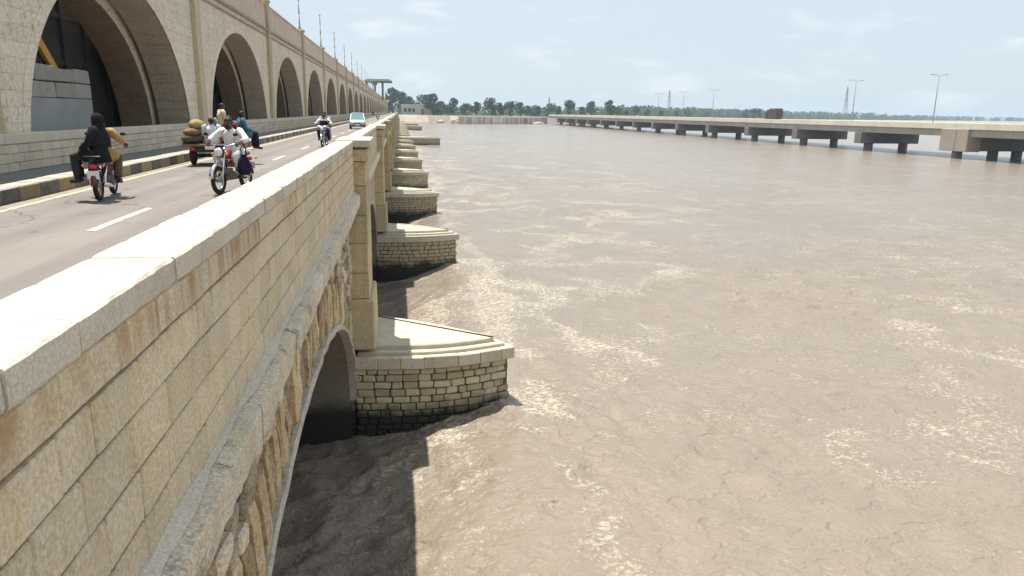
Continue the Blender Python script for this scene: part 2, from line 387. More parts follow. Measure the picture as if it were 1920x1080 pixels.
def paint(name, c, wear=0.5):
    n = NT(name); w = n.rng(n.noise(5, 7, 0.75), 0.40, 0.60, 0, wear+.2)
    return n.done(n.mix(w, c, (0.26,0.23,0.20)), 0.8, None, 0.3)
M['roadwhite'] = paint('road_paint', (0.66,0.62,0.55)); M['roadyellow'] = paint('edge_paint', (0.62,0.52,0.33), 0.6)
M['kerbyellow'] = stone('kerb_yellow', (0.30,0.24,0.11), (0.27,0.23,0.15), (0.22,0.20,0.17), 2.0, 0.5, 16, 0.2)
M['kerbblack'] = stone('kerb_black', (0.10,0.095,0.09), (0.16,0.15,0.135), (0.25,0.23,0.20), 2.0, 0.5, 16, 0.2)
M['kerbplain'] = stone('kerb_plain', (0.34,0.31,0.27), (0.24,0.22,0.20), (0.16,0.15,0.14), 0.5, 0.4, 12, 0)
M['kerbtop'] = stone('kerb_dusty_top', (0.46,0.42,0.36), (0.40,0.37,0.32), (0.34,0.31,0.27), 1.0, 0.4, 16, 0)

M['black'] = plain('black_rubber', (0.018,0.017,0.017), 0.8, 0, 0.3, 20)
M['blackpl'] = plain('black_plastic', (0.02,0.02,0.022), 0.4, 0, 0.2, 20, 0.5)
M['chrome'] = plain('chrome', (0.70,0.70,0.72), 0.2, 1.0, 0.1, 12)
M['steelgrey'] = plain('engine_metal', (0.30,0.30,0.31), 0.45, 0.8, 0.3, 25)
M['red'] = plain('red_enamel', (0.26,0.016,0.02), 0.25, 0, 0.1, 8, 0.6)
M['maroon'] = plain('maroon_enamel', (0.11,0.018,0.02), 0.3, 0, 0.1, 8, 0.6)
M['lens'] = plain('lamp_glass', (0.75,0.76,0.78), 0.12, 0.0, 0.05, 8, 0.8)
M['redlens'] = plain('tail_lens', (0.55,0.02,0.03), 0.2, 0.0, 0.05, 8, 0.6)
M['orange'] = plain('indicator', (0.7,0.24,0.02), 0.3, 0, 0.05, 8)
M['platew'] = plain('number_plate', (0.72,0.72,0.70), 0.5, 0, 0.08, 30)
M['skin'] = plain('skin', (0.17,0.085,0.05), 0.55, 0, 0.12, 14)
M['skin2'] = plain('skin_dark', (0.105,0.052,0.034), 0.55, 0, 0.12, 14)
M['hair'] = plain('hair', (0.012,0.010,0.009), 0.6, 0, 0.3, 30)
def cloth(name, c, var=0.18, fold=0.6):
    n = NT(name); q = n.rng(n.noise(7, 4, 0.6), 0.25, 0.75, 1-var, 1+var*0.5, False)
    return n.done(n.mix(1.0, c, n.comb(q,q,q), 'MULTIPLY'), 0.9, n.bump(n.noise(1.0, 3, 0.5, n.scaled((16,16,5))), fold, 0.03), 0.15)
M['cwhite'] = cloth('white_cotton', (0.78,0.77,0.74)); M['cpale'] = cloth('pale_cotton', (0.62,0.66,0.70)); M['cblack'] = cloth('black_cloth', (0.016,0.016,0.020))
M['ccharcoal'] = cloth('charcoal_cloth', (0.035,0.035,0.042)); M['cyellow'] = cloth('yellow_cotton', (0.44,0.29,0.11)); M['cnavy'] = cloth('navy_cloth', (0.018,0.020,0.05))
M['cblue'] = cloth('blue_cotton', (0.07,0.16,0.25)); M['ccream'] = cloth('cream_cotton', (0.66,0.56,0.38)); M['cpink'] = cloth('rose_cotton', (0.36,0.12,0.13)); M['cred'] = cloth('dark_red_cotton', (0.14,0.035,0.04))
M['cgreen'] = cloth('olive_cap', (0.20,0.19,0.05)); M['cgrey'] = cloth('grey_cotton', (0.34,0.34,0.35)); M['cbrown'] = cloth('brown_cloth', (0.13,0.09,0.055))
M['sackdark'] = cloth('jute_dark', (0.10,0.075,0.055), 0.3); M['sackbrown'] = cloth('jute', (0.22,0.155,0.09), 0.3); M['sackyellow'] = cloth('jute_yellow', (0.36,0.27,0.12), 0.3)
M['cyan'] = plain('pale_blue_enamel', (0.54,0.61,0.66), 0.25, 0, 0.06, 4, 0.6)
M['glass'] = plain('tinted_glass', (0.10,0.24,0.22), 0.08, 0, 0.1, 3, 0.9)
M['navy'] = plain('navy_enamel', (0.03,0.05,0.12), 0.3, 0, 0.1, 4, 0.5)
M['wood'] = plain('timber', (0.20,0.12,0.06), 0.8, 0, 0.3, 8)
M['pole'] = plain('pole_grey', (0.30,0.31,0.31), 0.6, 0.2, 0.25, 4)
M['polewhite'] = plain('pole_white', (0.62,0.62,0.60), 0.6, 0.0, 0.2, 4)
M['lattice'] = plain('lattice_steel', (0.30,0.32,0.34), 0.6, 0.4, 0.1, 1)
M['canopy'] = plain('canopy_green', (0.10,0.17,0.16), 0.7, 0, 0.2, 0.5)
M['render'] = plain('building_render', (0.56,0.52,0.45), 0.9, 0, 0.15, 0.6)
M['dark'] = plain('dark_opening', (0.05,0.045,0.04), 0.6, 0, 0.2, 2)
M['truckbrown'] = plain('truck_brown', (0.09,0.06,0.045), 0.6, 0, 0.3, 1.5)
M['carwhite'] = plain('white_enamel', (0.78,0.78,0.78), 0.3, 0, 0.05, 2)

# ================================================================== the setting
WATER_Z = -6.5
T = [-1.8, 20.0, 40.3, 61.8, 83.5, 105.3, 127.6, 149.8]
while len(T) < 35: T.append(T[-1] + 22.2)
Y_END = T[-1]

def perlin(x, y, seed):
    rs = np.random.RandomState(seed); p = rs.permutation(512); ga = rs.rand(512)*2*np.pi; gx, gy = np.cos(ga), np.sin(ga)
    xi = np.floor(x).astype(np.int64); yi = np.floor(y).astype(np.int64); xf = x-xi; yf = y-yi
    def g(ix, iy, dx, dy):
        h = p[(p[ix & 511] + iy) & 511]; return gx[h]*dx + gy[h]*dy
    u = xf*xf*xf*(xf*(xf*6-15)+10); v = yf*yf*yf*(yf*(yf*6-15)+10)
    a = g(xi, yi, xf, yf); b = g(xi+1, yi, xf-1, yf); c = g(xi, yi+1, xf, yf-1); d = g(xi+1, yi+1, xf-1, yf-1)
    return (a*(1-u)+b*u)*(1-v) + (c*(1-u)+d*u)*v

def river_mesh():
    def axis(lo, mid0, mid1, hi, s0, k):
        pts = [mid0]; x = mid0
        while x < hi:
            x += s0*(1 + k*max(0.0, x-mid1)); pts.append(x)
        x = mid0; neg = []
        while x > lo:
            x -= s0*(1 + 1.2*max(0.0, mid0-x)); neg.append(x)
        return np.array(neg[::-1] + pts)
    xs = axis(-3000, -4.0, 9.0, 11000, 0.115, 0.085); ys = axis(-300, 9.0, 22.0, 14000, 0.115, 0.085)
    X, Y = np.meshgrid(xs, ys); sxx = np.gradient(xs)[None,:]; syy = np.gradient(ys)[:,None]; sp = np.maximum(sxx + 0*X, syy + 0*X)
    wx = perlin(X*0.09, Y*0.09, 1)*4.0; wy = perlin(X*0.09+31, Y*0.09+17, 2)*4.0
    U = X + wx; V = Y + wy
    near = np.clip(1.15 - np.maximum(X, 0)/90.0, 0.45, 1.0)
    h = np.zeros_like(X); calm = np.clip(perlin(X*0.045+3, Y*0.045+8, 21)*1.5 + perlin(X*0.13, Y*0.13, 22)*0.9 + 0.55, 0.22, 1.25)
    for L, A, sd in ((7.0, 0.22, 3), (3.1, 0.19, 4), (1.45, 0.14, 5), (0.75, 0.095, 6), (0.38, 0.05, 7)):
        fade = np.clip((L/(2.2*sp)) - 0.35, 0, 1)
        n = perlin(U/L, V/(L*0.9), sd)
        h += A*fade*(np.clip(1-2.2*np.abs(n), 0, 1)**1.4*0.62 + n*0.5)
    ridge = 1-np.abs(perlin(U*0.16+5, V*0.16+9, 8))*2.0
    h += 0.16*np.clip(ridge-0.72, 0, 1)*np.clip(perlin(X*0.05, Y*0.05, 9)*2+0.4, 0, 1)*np.clip(2.5/(sp+0.01)-0.4, 0, 1)
    sm = np.clip((3.2 - X)/4.4, 0, 1); sm = sm*sm*(3-2*sm)          # the race under the arches runs lower than the pool
    h = h*near*calm; h -= np.mean(h[np.ix_((ys > 8) & (ys < 60), (xs > 0) & (xs < 60))])
    Z = WATER_Z + h - 0.06 - 0.92*sm
    # churned collar of water round each pier nose
    wake = np.zeros_like(X); ss = np.linspace(0, 1, 60)
    for k in range(1, 12):
        tip = 10.2 if k == 9 else 3.0
        px = -1.35 + (tip+1.35)*ss; py = T[k] - 0.45 + 0.55*ss - 0.36*np.sin(np.pi*ss**1.15)
        px = np.append(px, tip - 1.2*ss); py = np.append(py, T[k] + 0.38 + 0.9*ss)
        cx_ = np.where((xs > -3) & (xs < tip+4))[0]; cy2 = np.where((ys > T[k]-4) & (ys < T[k]+5))[0]
        if len(cx_) == 0 or len(cy2) == 0: continue
        ix = np.ix_(cy2, cx_); gx_ = X[ix]; gy_ = Y[ix]; dm = np.full(gx_.shape, 1e9)
        for a_, b_ in zip(px, py): dm = np.minimum(dm, (gx_-a_)**2 + (gy_-b_)**2)
        wake[ix] = np.maximum(wake[ix], np.exp(-np.sqrt(dm)/0.45))
    Z = Z + wake*0.10*(0.5 + perlin(X*0.9, Y*0.9, 33)*1.6)
    nx, ny = len(xs), len(ys)
    co = np.stack([X, Y, Z], -1).reshape(-1, 3).astype(np.float32)
    i = np.arange(nx-1)[None,:] + (np.arange(ny-1)*nx)[:,None]
    q = np.stack([i, i+1, i+1+nx, i+nx], -1).reshape(-1, 4).astype(np.int32)
    me = bpy.data.meshes.new('river'); me.vertices.add(len(co)); me.vertices.foreach_set('co', co.ravel())
    me.loops.add(q.size); me.loops.foreach_set('vertex_index', q.ravel())
    me.polygons.add(len(q)); me.polygons.foreach_set('loop_start', np.arange(0, q.size, 4, dtype=np.int32))
    me.polygons.foreach_set('use_smooth', np.ones(len(q), dtype=bool)); me.update(calc_edges=True)
    at_ = me.attributes.new('wake', 'FLOAT', 'POINT'); at_.data.foreach_set('value', wake.astype(np.float32).ravel())
    return me

def river_mat():
    n = NT('muddy_water'); X = n.xyz()
    def ridged(x, p=2.0): return n.math('POWER', n.math('SUBTRACT', 1.0, n.math('ABSOLUTE', n.math('SUBTRACT', n.math('MULTIPLY', x, 2.0), 1.0))), p)
    w = n.noise(0.11, 3, 0.5, color=True); wp = n.vmath('ADD', n.pos, n.vmath('SCALE', n.vmath('SUBTRACT', w, (0.5,0.5,0.5)), None, 11.0))
    w2 = n.noise(0.8, 3, 0.55, color=True); wp2 = n.vmath('ADD', wp, n.vmath('SCALE', n.vmath('SUBTRACT', w2, (0.5,0.5,0.5)), None, 1.1))
    # foam gathers in ragged bands where currents shear
    band = n.rng(n.math('ABSOLUTE', n.math('SUBTRACT', n.noise(0.10, 3, 0.5, wp2), 0.5)), 0.0, 0.085, 1.0, 0.0)
    band2 = n.rng(n.math('ABSOLUTE', n.math('SUBTRACT', n.noise(0.27, 3, 0.5, n.vmath('ADD', wp2, (17.0, 5.0, 0))), 0.5)), 0.0, 0.07, 1.0, 0.0)
    patch = n.rng(n.noise(0.06, 3, 0.55, n.vmath('ADD', n.pos, (13.0, 4.0, 0))), 0.34, 0.56)
    patch2 = n.rng(n.noise(0.17, 3, 0.55, n.vmath('ADD', n.pos, (3.0, 44.0, 0))), 0.42, 0.60)
    nearp = n.rng(X[0], 4.0, 60.0, 1.0, 0.5)
    dens = n.math('ADD', n.math('MULTIPLY', band, n.math('ADD', n.math('MULTIPLY', patch, 0.65), 0.2)), n.math('MULTIPLY', n.math('MULTIPLY', band2, patch2), 0.55), None, True)
    # the eddy line that trails past the pier noses, and the rougher race inside it
    wob = n.math('MULTIPLY', n.math('SUBTRACT', n.noise(0.22, 3, 0.5), 0.5), 4.5)
    e1 = n.rng(n.math('ABSOLUTE', n.math('SUBTRACT', n.math('ADD', X[0], wob), 3.9)), 0.1, 1.1, 0.85, 0.0)
    e2 = n.rng(n.math('ABSOLUTE', n.math('SUBTRACT', n.math('ADD', X[0], n.math('MULTIPLY', wob, -0.8)), 1.2)), 0.1, 0.9, 0.6, 0.0)
    dens = n.math('ADD', n.math('MULTIPLY', dens, nearp), n.math('MULTIPLY', n.math('ADD', e1, e2), n.rng(n.noise(0.35, 2, 0.5), 0.35, 0.55)), None, True)
    chop = n.vmath('ADD', n.vmath('MULTIPLY', n.pos, (1.0, 1.25, 1.0)), n.vmath('SCALE', w2, None, 0.7))
    wk = n.t.nodes.new('ShaderNodeAttribute'); wk.attribute_name = 'wake'
    dens = n.math('ADD', dens, n.math('MULTIPLY', wk.outputs['Fac'], 0.9), None, True)
    bub = n.noise(6.5, 7, 0.80, chop); thr = n.math('SUBTRACT', 0.61, n.math('MULTIPLY', dens, 0.13))
    foam = n.math('MULTIPLY', n.math('SUBTRACT', bub, thr), 11.0, None, True)
    foam = n.math('MULTIPLY', foam, n.math('ADD', 0.30, n.math('MULTIPLY', dens, 0.70)))
    big = n.rng(n.noise(0.05, 4, 0.6, wp), 0.3, 0.7); col = n.mix(big, (0.242,0.198,0.152), (0.224,0.188,0.148))
    swirl = n.rng(n.noise(0.6, 4, 0.6, wp2), 0.28, 0.72, 0.93, 1.07, False); col = n.mix(1.0, col, n.comb(swirl, swirl, swirl), 'MULTIPLY')
    col = n.mix(foam, col, (0.48,0.425,0.34))
    # sparse curling wavelets: narrow crests along drifting contour lines
    def crest(sc, wd, off): return n.rng(n.math('ABSOLUTE', n.math('SUBTRACT', n.noise(sc, 2, 0.5, n.vmath('ADD', wp2, off)), 0.5)), 0.0, wd, 1.0, 0.0)
    pm1 = n.rng(n.noise(0.33, 3, 0.6, n.vmath('ADD', n.pos, (6.0, 21.0, 0))), 0.54, 0.66); pm2 = n.rng(n.noise(0.5, 3, 0.6, n.vmath('ADD', n.pos, (2.0, 71.0, 0))), 0.52, 0.64)
    wl = n.math('ADD', n.math('MULTIPLY', crest(0.22, 0.018, (3.0, 9.0, 0)), pm1), n.math('MULTIPLY', n.math('MULTIPLY', crest(0.6, 0.03, (23.0, 1.0, 0)), pm2), 0.5))
    hb = n.math('ADD', n.math('MULTIPLY', n.noise(0.8, 4, 0.55, chop), 0.55), n.math('MULTIPLY', n.noise(3.4, 4, 0.62, chop), 0.15))
    hb = n.math('ADD', hb, n.math('ADD', n.math('MULTIPLY', ridged(n.noise(1.6, 3, 0.5, chop)), 0.13), n.math('MULTIPLY', ridged(n.noise(4.4, 3, 0.55, chop), 1.6), 0.08)))
    hb = n.math('ADD', hb, n.math('MULTIPLY', wl, 0.07))
    nb = n.bump(hb, 0.75, 0.42); nb = n.bump(n.math('MULTIPLY', bub, n.math('ADD', 0.45, n.math('MULTIPLY', dens, 0.5))), 0.45, 0.08, nb)
    rough = n.math('ADD', 0.17, n.math('MULTIPLY', foam, 0.6))
    m = n.done(col, rough, nb, 0.5); n.p.inputs['IOR'].default_value = 1.33
    return m
M['river'] = river_mat()
rv = river_mesh(); rv.materials.append(M['river'])
tag(link('river', rv), 'wide brown muddy river in flood with streaks of foam', None, None, 'structure')

# ------------------------------------------------------------------ far land and bank
M['land'] = stone('far_ground', (0.16,0.17,0.09), (0.20,0.18,0.11), (0.12,0.14,0.07), 0.02, 0.2, 0.5, 0)
M['pitching'] = stone('stone_pitching', (0.52,0.46,0.39), (0.40,0.34,0.28), (0.56,0.47,0.38), 0.09, 0.9, 0.8, 0, stain=(0.22,0.18,0.15), stain_amt=0.5, bd=0.2)
edge = [(-3000,690,-1.1),(-80,662,-1.1),(0,656,-1.1),(24,640,-1.1),(38,565,-1.2),(47,551,-1.2),(118,600,-1.2),(136,650,-1.6),(190,770,-2.6),(340,1000,-3.4),(700,1350,-3.4),(1500,1900,-3.4),(4000,3200,-3.4),(10500,6000,-3.4)]
fine = []
for (a, b) in zip(edge[:-1], edge[1:]):
    L = math.hypot(b[0]-a[0], b[1]-a[1]); k = max(1, min(40, int(L/6)))
    for i in range(k): fine.append(tuple(a[j] + (b[j]-a[j])*i/k for j in range(3)))
fine.append(edge[-1])
mb = MB(); mp = MB(); er = random.Random(3)
for (a, b) in zip(fine[:-1], fine[1:]):
    mp.quad((a[0],a[1],-7.5), (b[0],b[1],-7.5), (b[0],b[1]+9,b[2]), (a[0],a[1]+9,a[2]))
    mb.quad((a[0],a[1]+9,a[2]-0.004), (b[0],b[1]+9,b[2]-0.004), (b[0],14400,-1.5), (a[0],14400,-1.5))
tag(part('land', mb, M['land']), 'flat green land beyond the river', None, None, 'structure')
tag(part('riverbank', mp, M['pitching']), 'pale stone pitched far bank of the river', None, None, 'structure')

# ------------------------------------------------------------------ road, footway, kerb
X_PI, X_PO = -1.57, -1.18
mb = MB()
ys = [-30 + 4*i for i in range(300)]
for a, b in zip(ys[:-1], ys[1:]): mb.quad((-6.9,a,0),(-1.55,a,0),(-1.55,b,0),(-6.9,b,0))
road = tag(part('road', mb, M['asphalt']), 'two lane dusty grey asphalt road along the bridge', None, None, 'structure')
mb = MB(); mb.quad((-9.62,-30,0.08),(-7.36,-30,0.08),(-7.36,1160,0.08),(-9.62,1160,0.08))
tag(part('footway', mb, M['footway']), 'shaded grey footway between the kerb and the low wall', None, None, 'structure')
# lane dashes: about 2.6 m of paint, then a gap
y = -4.6
while y < 330:
    m = MB(); L = 2.55; w = 0.065; xm = -4.33
    m.quad((xm-w,y,0.004),(xm+w,y,0.004),(xm+w,y+L,0.004),(xm-w,y+L,0.004))
    part('lane_dash', m, M['roadwhite'], road); y += 7.85
m = MB()
for a, b in zip(ys[:-1], ys[1:]): m.quad((-6.60,a,0.004),(-6.47,a,0.004),(-6.47,b,0.004),(-6.60,b,0.004))
part('edge_line', m, M['roadyellow'], road)
kerb = empty('kerb', (-7.1, 0, 0)); tag(kerb, 'raised kerb of blocks painted by turns dull yellow and black', None, None, 'structure')
kr = random.Random(5)
y = 8.0; i = 0
while y < 66:
    L = 0.84 + kr.uniform(-0.05, 0.05); m = MB()
    m.cbox(-7.37, -6.9+kr.uniform(-.01,.012), y+0.008, y+L-0.008, -0.05, 0.28+kr.uniform(-.008,.008), 0.022, 0.006, kr)
    m.m = [0]*len(m.m)
    # dusty top face carries no paint
    for fi, f in enumerate(m.f):
        if min(m.v[k][2] for k in f) > 0.25: m.m[fi] = 1
    part('kerb_block', m, [(M['kerbyellow'] if i % 2 == 0 else M['kerbblack']) if y < 38 else (M['kerbplain'] if i % 2 == 0 else M['kerbblack']), M['kerbtop']], kerb); y += L; i += 1
m = MB(); m.box(-7.36, -6.91, y, 1160, -0.05, 0.279); m.box(-7.36, -6.91, -30, 7.99, -0.05, 0.279)
part('kerb_run', m, M['kerbplain'], kerb)

# ================================================================== road bridge
def ellipse_pts(ya, yb, zs, zc, n=36):
    c = (ya+yb)/2; a = (yb-ya)/2
    return [(c - a*math.cos(math.pi*i/n), zs + (zc-zs)*math.sin(math.pi*i/n)) for i in range(n+1)]
def arch_wall(mb, xf, xb, y0, y1, ztop, zbot, ya, yb, zs, zc, n=36, mf=0, ms=0, back=True, top=True):
    """wall from xf (front, +X side) to xb with an elliptical opening"""
    pts = ellipse_pts(ya, yb, zs, zc, n)
    def face(x, flip):
        qs = [((y0,zbot),(ya,zbot),(ya,ztop),(y0,ztop)), ((yb,zbot),(y1,zbot),(y1,ztop),(yb,ztop))]
        for p, q in zip(pts[:-1], pts[1:]): qs.append((p, q, (q[0],ztop), (p[0],ztop)))
        for q in qs:
            w = [(x, a, b) for a, b in q]; mb.quad(*(w[::-1] if flip else w), mf)
    face(xf, False)
    if back: face(xb, True)
    full = [(ya, zbot)] + pts + [(yb, zbot)]
    vs = [(xf, a, b) for a, b in full] + [(xb, a, b) for a, b in full]; k = len(full)
    mb.add(vs, [(i, i+1, k+i+1, k+i) for i in range(k-1)], ms)
    if top: mb.quad((xf,y0,ztop),(xf,y1,ztop),(xb,y1,ztop),(xb,y0,ztop), mf)

RB = thing('road_bridge', 'pale stone road bridge with parapet, pilasters, low arches and pointed piers', 'bridge', (-4, 0, WATER_Z))
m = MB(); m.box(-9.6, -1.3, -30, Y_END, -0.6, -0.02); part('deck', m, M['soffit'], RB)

Z_SP, Z_CR = -6.15, -2.2
def opening(k): return T[k] + 3.6, T[k+1] - 0.4

# --- near span: every stone by itself
P0, P1 = -1.0, T[1]-0.50
m = MB(); m.box(X_PI+0.02, X_PO-0.022, P0, P1, -0.40, 0.82); par0 = part('parapet', m, M['mortar'], RB)
br = random.Random(11)
cop = []
y = P0
while y < P1:                      # coping stones with chipped arrises
    L = min(br.uniform(0.5, 0.62), P1-y); 
    if P1-y-L < 0.2: L = P1-y
    m = MB(); ns = 7; rings = []
    top = 0.95 + br.uniform(-.004,.004); ou = X_PO + 0.012 + br.uniform(-.006,.006); inn = X_PI - 0.02
    for s in range(ns+1):
        yy = y + 0.004 + (L-0.008)*s/ns; e = 0.003 if s in (0, ns) else 0.0
        j = lambda a=0.004: br.uniform(-a, a)
        c = 0.012 + abs(j(0.003))
        rings.append([(inn+e, yy, 0.812), (ou-0.01+j(), yy, 0.812), (ou-e+j(.004), yy, 0.826+j(.004)), (ou-e+j(.004), yy, top-c), (ou-e-c, yy, top-e+j(.003)), (inn+e+0.012, yy, top-e), (inn+e, yy, top-0.012)])
    m.loft(rings); part('coping_stone', m, M['coping'], par0); y += L
rows = [(0.81,0.612),(0.612,0.372),(0.372,0.117),(0.117,-0.128),(-0.128,-0.376)]
for ri, (zt, zb) in enumerate(rows):
    y = P0 - br.uniform(0, 0.3)
    while y < P1 - 0.02:
        L = br.uniform(0.30, 0.54) if ri else br.uniform(0.36, 0.6)
        y2 = min(y+L, P1)
        if P1 - y2 < 0.15: y2 = P1
        g = br.uniform(0.005, 0.011); gt = 0.013 if ri == 1 else br.uniform(0.004, 0.009)
        a = max(y, P0)
        if y2 - a > 0.06:
            m = MB(); m.cbox(X_PI, X_PO + br.uniform(-0.003, 0.003), a+g/2, y2-g/2, zb+0.004+br.uniform(0,.004), zt-gt, br.uniform(0.006,0.011), 0.003, br)
            part('stone_block', m, M['parapet'], par0)
        y = y2
# cornice
m = MB(); m.box(-1.6, -1.2, P0, P1, -0.66, -0.40); cor0 = part('cornice', m, M['mortar'], RB)
y = P0
while y < P1:
    L = min(br.uniform(0.85, 1.15), P1-y)
    if P1-y-L < 0.3: L = P1-y
    m = MB(); ns = 9; rings = []; o = br.uniform(-0.007, 0.007)
    for s in range(ns+1):
        yy = y + 0.004 + (L-0.008)*s/ns; e = 0.012 if s in (0, ns) else 0.0
        j = lambda a=0.005: br.uniform(-a, a)
        rings.append([(-1.5, yy, -0.655), (-1.05+o-e+j(), yy, -0.655+j(.006)), (-1.035+o-e+j(.006), yy, -0.64+j(.006)), (-1.03+o-e+j(), yy, -0.425+j()), (-1.045+o-e+j(), yy, -0.40-e+j()), (-1.13+j(), yy, -0.37-e+j()), (-1.205, yy, -0.362), (-1.5, yy, -0.362)])
    m.loft(rings); part('cornice_stone', m, M['cornice'], cor0); y += L
# lime fillet where the parapet meets the cornice
m = MB(); rings = []; y = P0
while y < P1:
    t = 0.042 + 0.018*math.sin(y*2.3) + 0.01*math.sin(y*7.1) + br.uniform(-.006, .006); rings.append([(-1.19, y, -0.38), (-1.165+t, y, -0.362), (-1.174, y, -0.37+t), (-1.19, y, -0.37+t)]); y += 0.09
m.loft(rings); part('lime_fillet', m, M['coping'], cor0)
# spandrel of the near span
ya, yb = opening(0)
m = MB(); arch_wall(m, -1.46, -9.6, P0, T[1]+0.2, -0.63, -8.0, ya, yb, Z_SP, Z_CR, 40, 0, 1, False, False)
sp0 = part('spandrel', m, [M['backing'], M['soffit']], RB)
c_, a_ = (ya+yb)/2, (yb-ya)/2; rise = Z_CR-Z_SP
pr = random.Random(23)
t = math.pi - 0.35
ringlen = {}
while t > 0.03:
    ds = pr.uniform(0.17, 0.34)
    sp = math.hypot(a_*math.sin(t), rise*math.cos(t)); dt = ds/max(sp, 0.5); t2 = t - dt
    def pt(tt, o):
        y_ = c_ + a_*math.cos(tt); z_ = Z_SP + rise*math.sin(tt); nx_ = math.cos(tt)/a_; nz_ = math.sin(tt)/rise; q = math.hypot(nx_, nz_)
        return y_ + nx_/q*o, z_ + nz_/q*o
    L = pr.uniform(0.75, 1.15)
    g = pr.uniform(0.02, 0.065)/max(sp, 0.5)
    xf = -1.34 + pr.uniform(-0.05, 0.02); zt_lim = -0.70
    ins = [pt(t-g*0.5, 0.07), pt(t2+g*0.5, 0.07)]; outs = [pt(t-g*pr.uniform(.3,1.2), L), pt(t2+g*pr.uniform(.3,1.2), L*pr.uniform(.85,1.05))]
    outs = [(p[0], min(p[1], zt_lim)) for p in outs]
    if ins[0][0] > 1.6 and pr.random() > 0.06:
        m = MB(); n_ = 4; rings = []
        for s in range(n_+1):
            f = s/n_; e = 0.02 if s in (0, n_) else 0.0
            p = [ins[0][q]*(1-f)+outs[0][q]*f for q in (0,1)]; r = [ins[1][q]*(1-f)+outs[1][q]*f for q in (0,1)]
            j = lambda a_j=0.014: pr.uniform(-a_j, a_j)
            x_ = xf + j(0.02) - e
            rings.append([(-1.5, p[0], p[1]), (-1.5, r[0], r[1]), (x_-0.02, r[0]-e+j(), r[1]+j()), (x_+j(.008), r[0]*.7+p[0]*.3, r[1]*.7+p[1]*.3), (x_+j(.008), p[0]*.7+r[0]*.3, p[1]*.7+r[1]*.3), (x_-0.02, p[0]+e+j(), p[1]+j())])
        m.loft(rings); part('arch_stone', m, M['voussoir'], sp0)
    t = t2
# rubble in the haunch above the arch stones
z = -0.68
while z > -6.2:
    hgt = pr.uniform(0.2, 0.34); y = 1.7
    while y < T[1]-0.5:
        L = pr.uniform(0.22, 0.55); yc, zc2 = y+L/2, z-hgt/2
        ex = ((yc-c_)/(a_+1.08))**2 + (max(zc2-Z_SP,0)/(rise+1.08))**2
        if ex > 1.0 and pr.random() > 0.13:
            m = MB(); x_ = -1.33 + pr.uniform(-0.06, 0.05)
            m.cbox(-1.5, x_, y+pr.uniform(.01,.03), y+L-pr.uniform(.01,.03), z-hgt+pr.uniform(.01,.03), z-pr.uniform(.005,.02), pr.uniform(.02,.04), 0.014, pr)
            part('rubble_stone', m, M['rubble'], sp0)
        y += L
    z -= hgt
# plastered arch rim
m = MB(); rings = []
for i in range(61):
    tt = math.pi - 0.30 + (0.02 - math.pi + 0.30)*i/60
    a = pt(tt, -0.012); w = 0.085 + pr.uniform(-.03,.04); b = pt(tt, w); x_ = -1.30 + pr.uniform(-.02,.02)
    rings.append([(-1.5,)+a, (x_,)+a, (x_+0.01,)+pt(tt, w*0.5), (x_-0.02,)+b, (-1.5,)+b])
m.loft(rings); part('arch_rim', m, M['plaster'], sp0)
# smooth cement patch near the camera
out = [(2.75,-1.9),(2.9,-1.35),(3.2,-1.02),(3.6,-0.86),(3.86,-0.92),(4.02,-1.25),(4.05,-1.7),(3.98,-2.35),(3.7,-2.45),(3.2,-2.6),(2.85,-2.7)]
m = MB(); cyy = sum(p[0] for p in out)/len(out); czz = sum(p[1] for p in out)/len(out)
m.loft([[(-1.42,p[0],p[1]) for p in out], [(-1.245,p[0],p[1]) for p in out], [(-1.22,cyy+(p[0]-cyy)*.9,czz+(p[1]-czz)*.9) for p in out]])
part('cement_patch', m, M['cement'], sp0, True)

# --- all further spans share one look
def span_meshes(k):
    a, b = T[k]+1.75, T[k+1]-0.50; ya, yb = opening(k); o = []
    m = MB(); m.box(X_PI, X_PO, a, b, -0.38, 0.812); o.append(('parapet', m, [M['wallbrick']]))
    m = MB(); m.cbox(X_PI-0.02, X_PO+0.012, a, b, 0.812, 0.95, 0.015); o.append(('coping', m, [M['coping']]))
    m = MB(); m.cbox(-1.5, -1.03, a, b, -0.66, -0.375, 0.03); o.append(('cornice', m, [M['cornice']]))
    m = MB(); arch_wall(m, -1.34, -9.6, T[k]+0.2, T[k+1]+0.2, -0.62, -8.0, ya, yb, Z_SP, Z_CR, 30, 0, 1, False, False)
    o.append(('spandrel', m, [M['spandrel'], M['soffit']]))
    rings = []
    pts = ellipse_pts(ya, yb, Z_SP, Z_CR, 30); big = ellipse_pts(ya-0.1, yb+0.1, Z_SP, Z_CR+0.12, 30)
    m = MB()
    for p, q in zip(pts, big): rings.append([(-1.4,)+p, (-1.27,)+p, (-1.27,)+q, (-1.4,)+q])
    m.loft(rings); o.append(('arch_rim', m, [M['plaster']]))
    return o
shared = None
for k in range(1, len(T)-1):
    if k < 7: ms = span_meshes(k)
    if k < 7 or shared is None:
        objs = []
        for name, mbx, mats in ms:
            par = objs[0] if name == 'coping' else (objs[-1] if name == 'arch_rim' else RB)
            objs.append(part(name, mbx, mats, par))
        if k == 6: shared = (objs, T[k])
    else:
        new = {}
        for ob in shared[0]:
            c = ob.copy(); COL.objects.link(c); new[ob] = c
            if ob.parent is RB: c.location.y += T[k]-shared[1]
            else: c.parent = new[ob.parent]

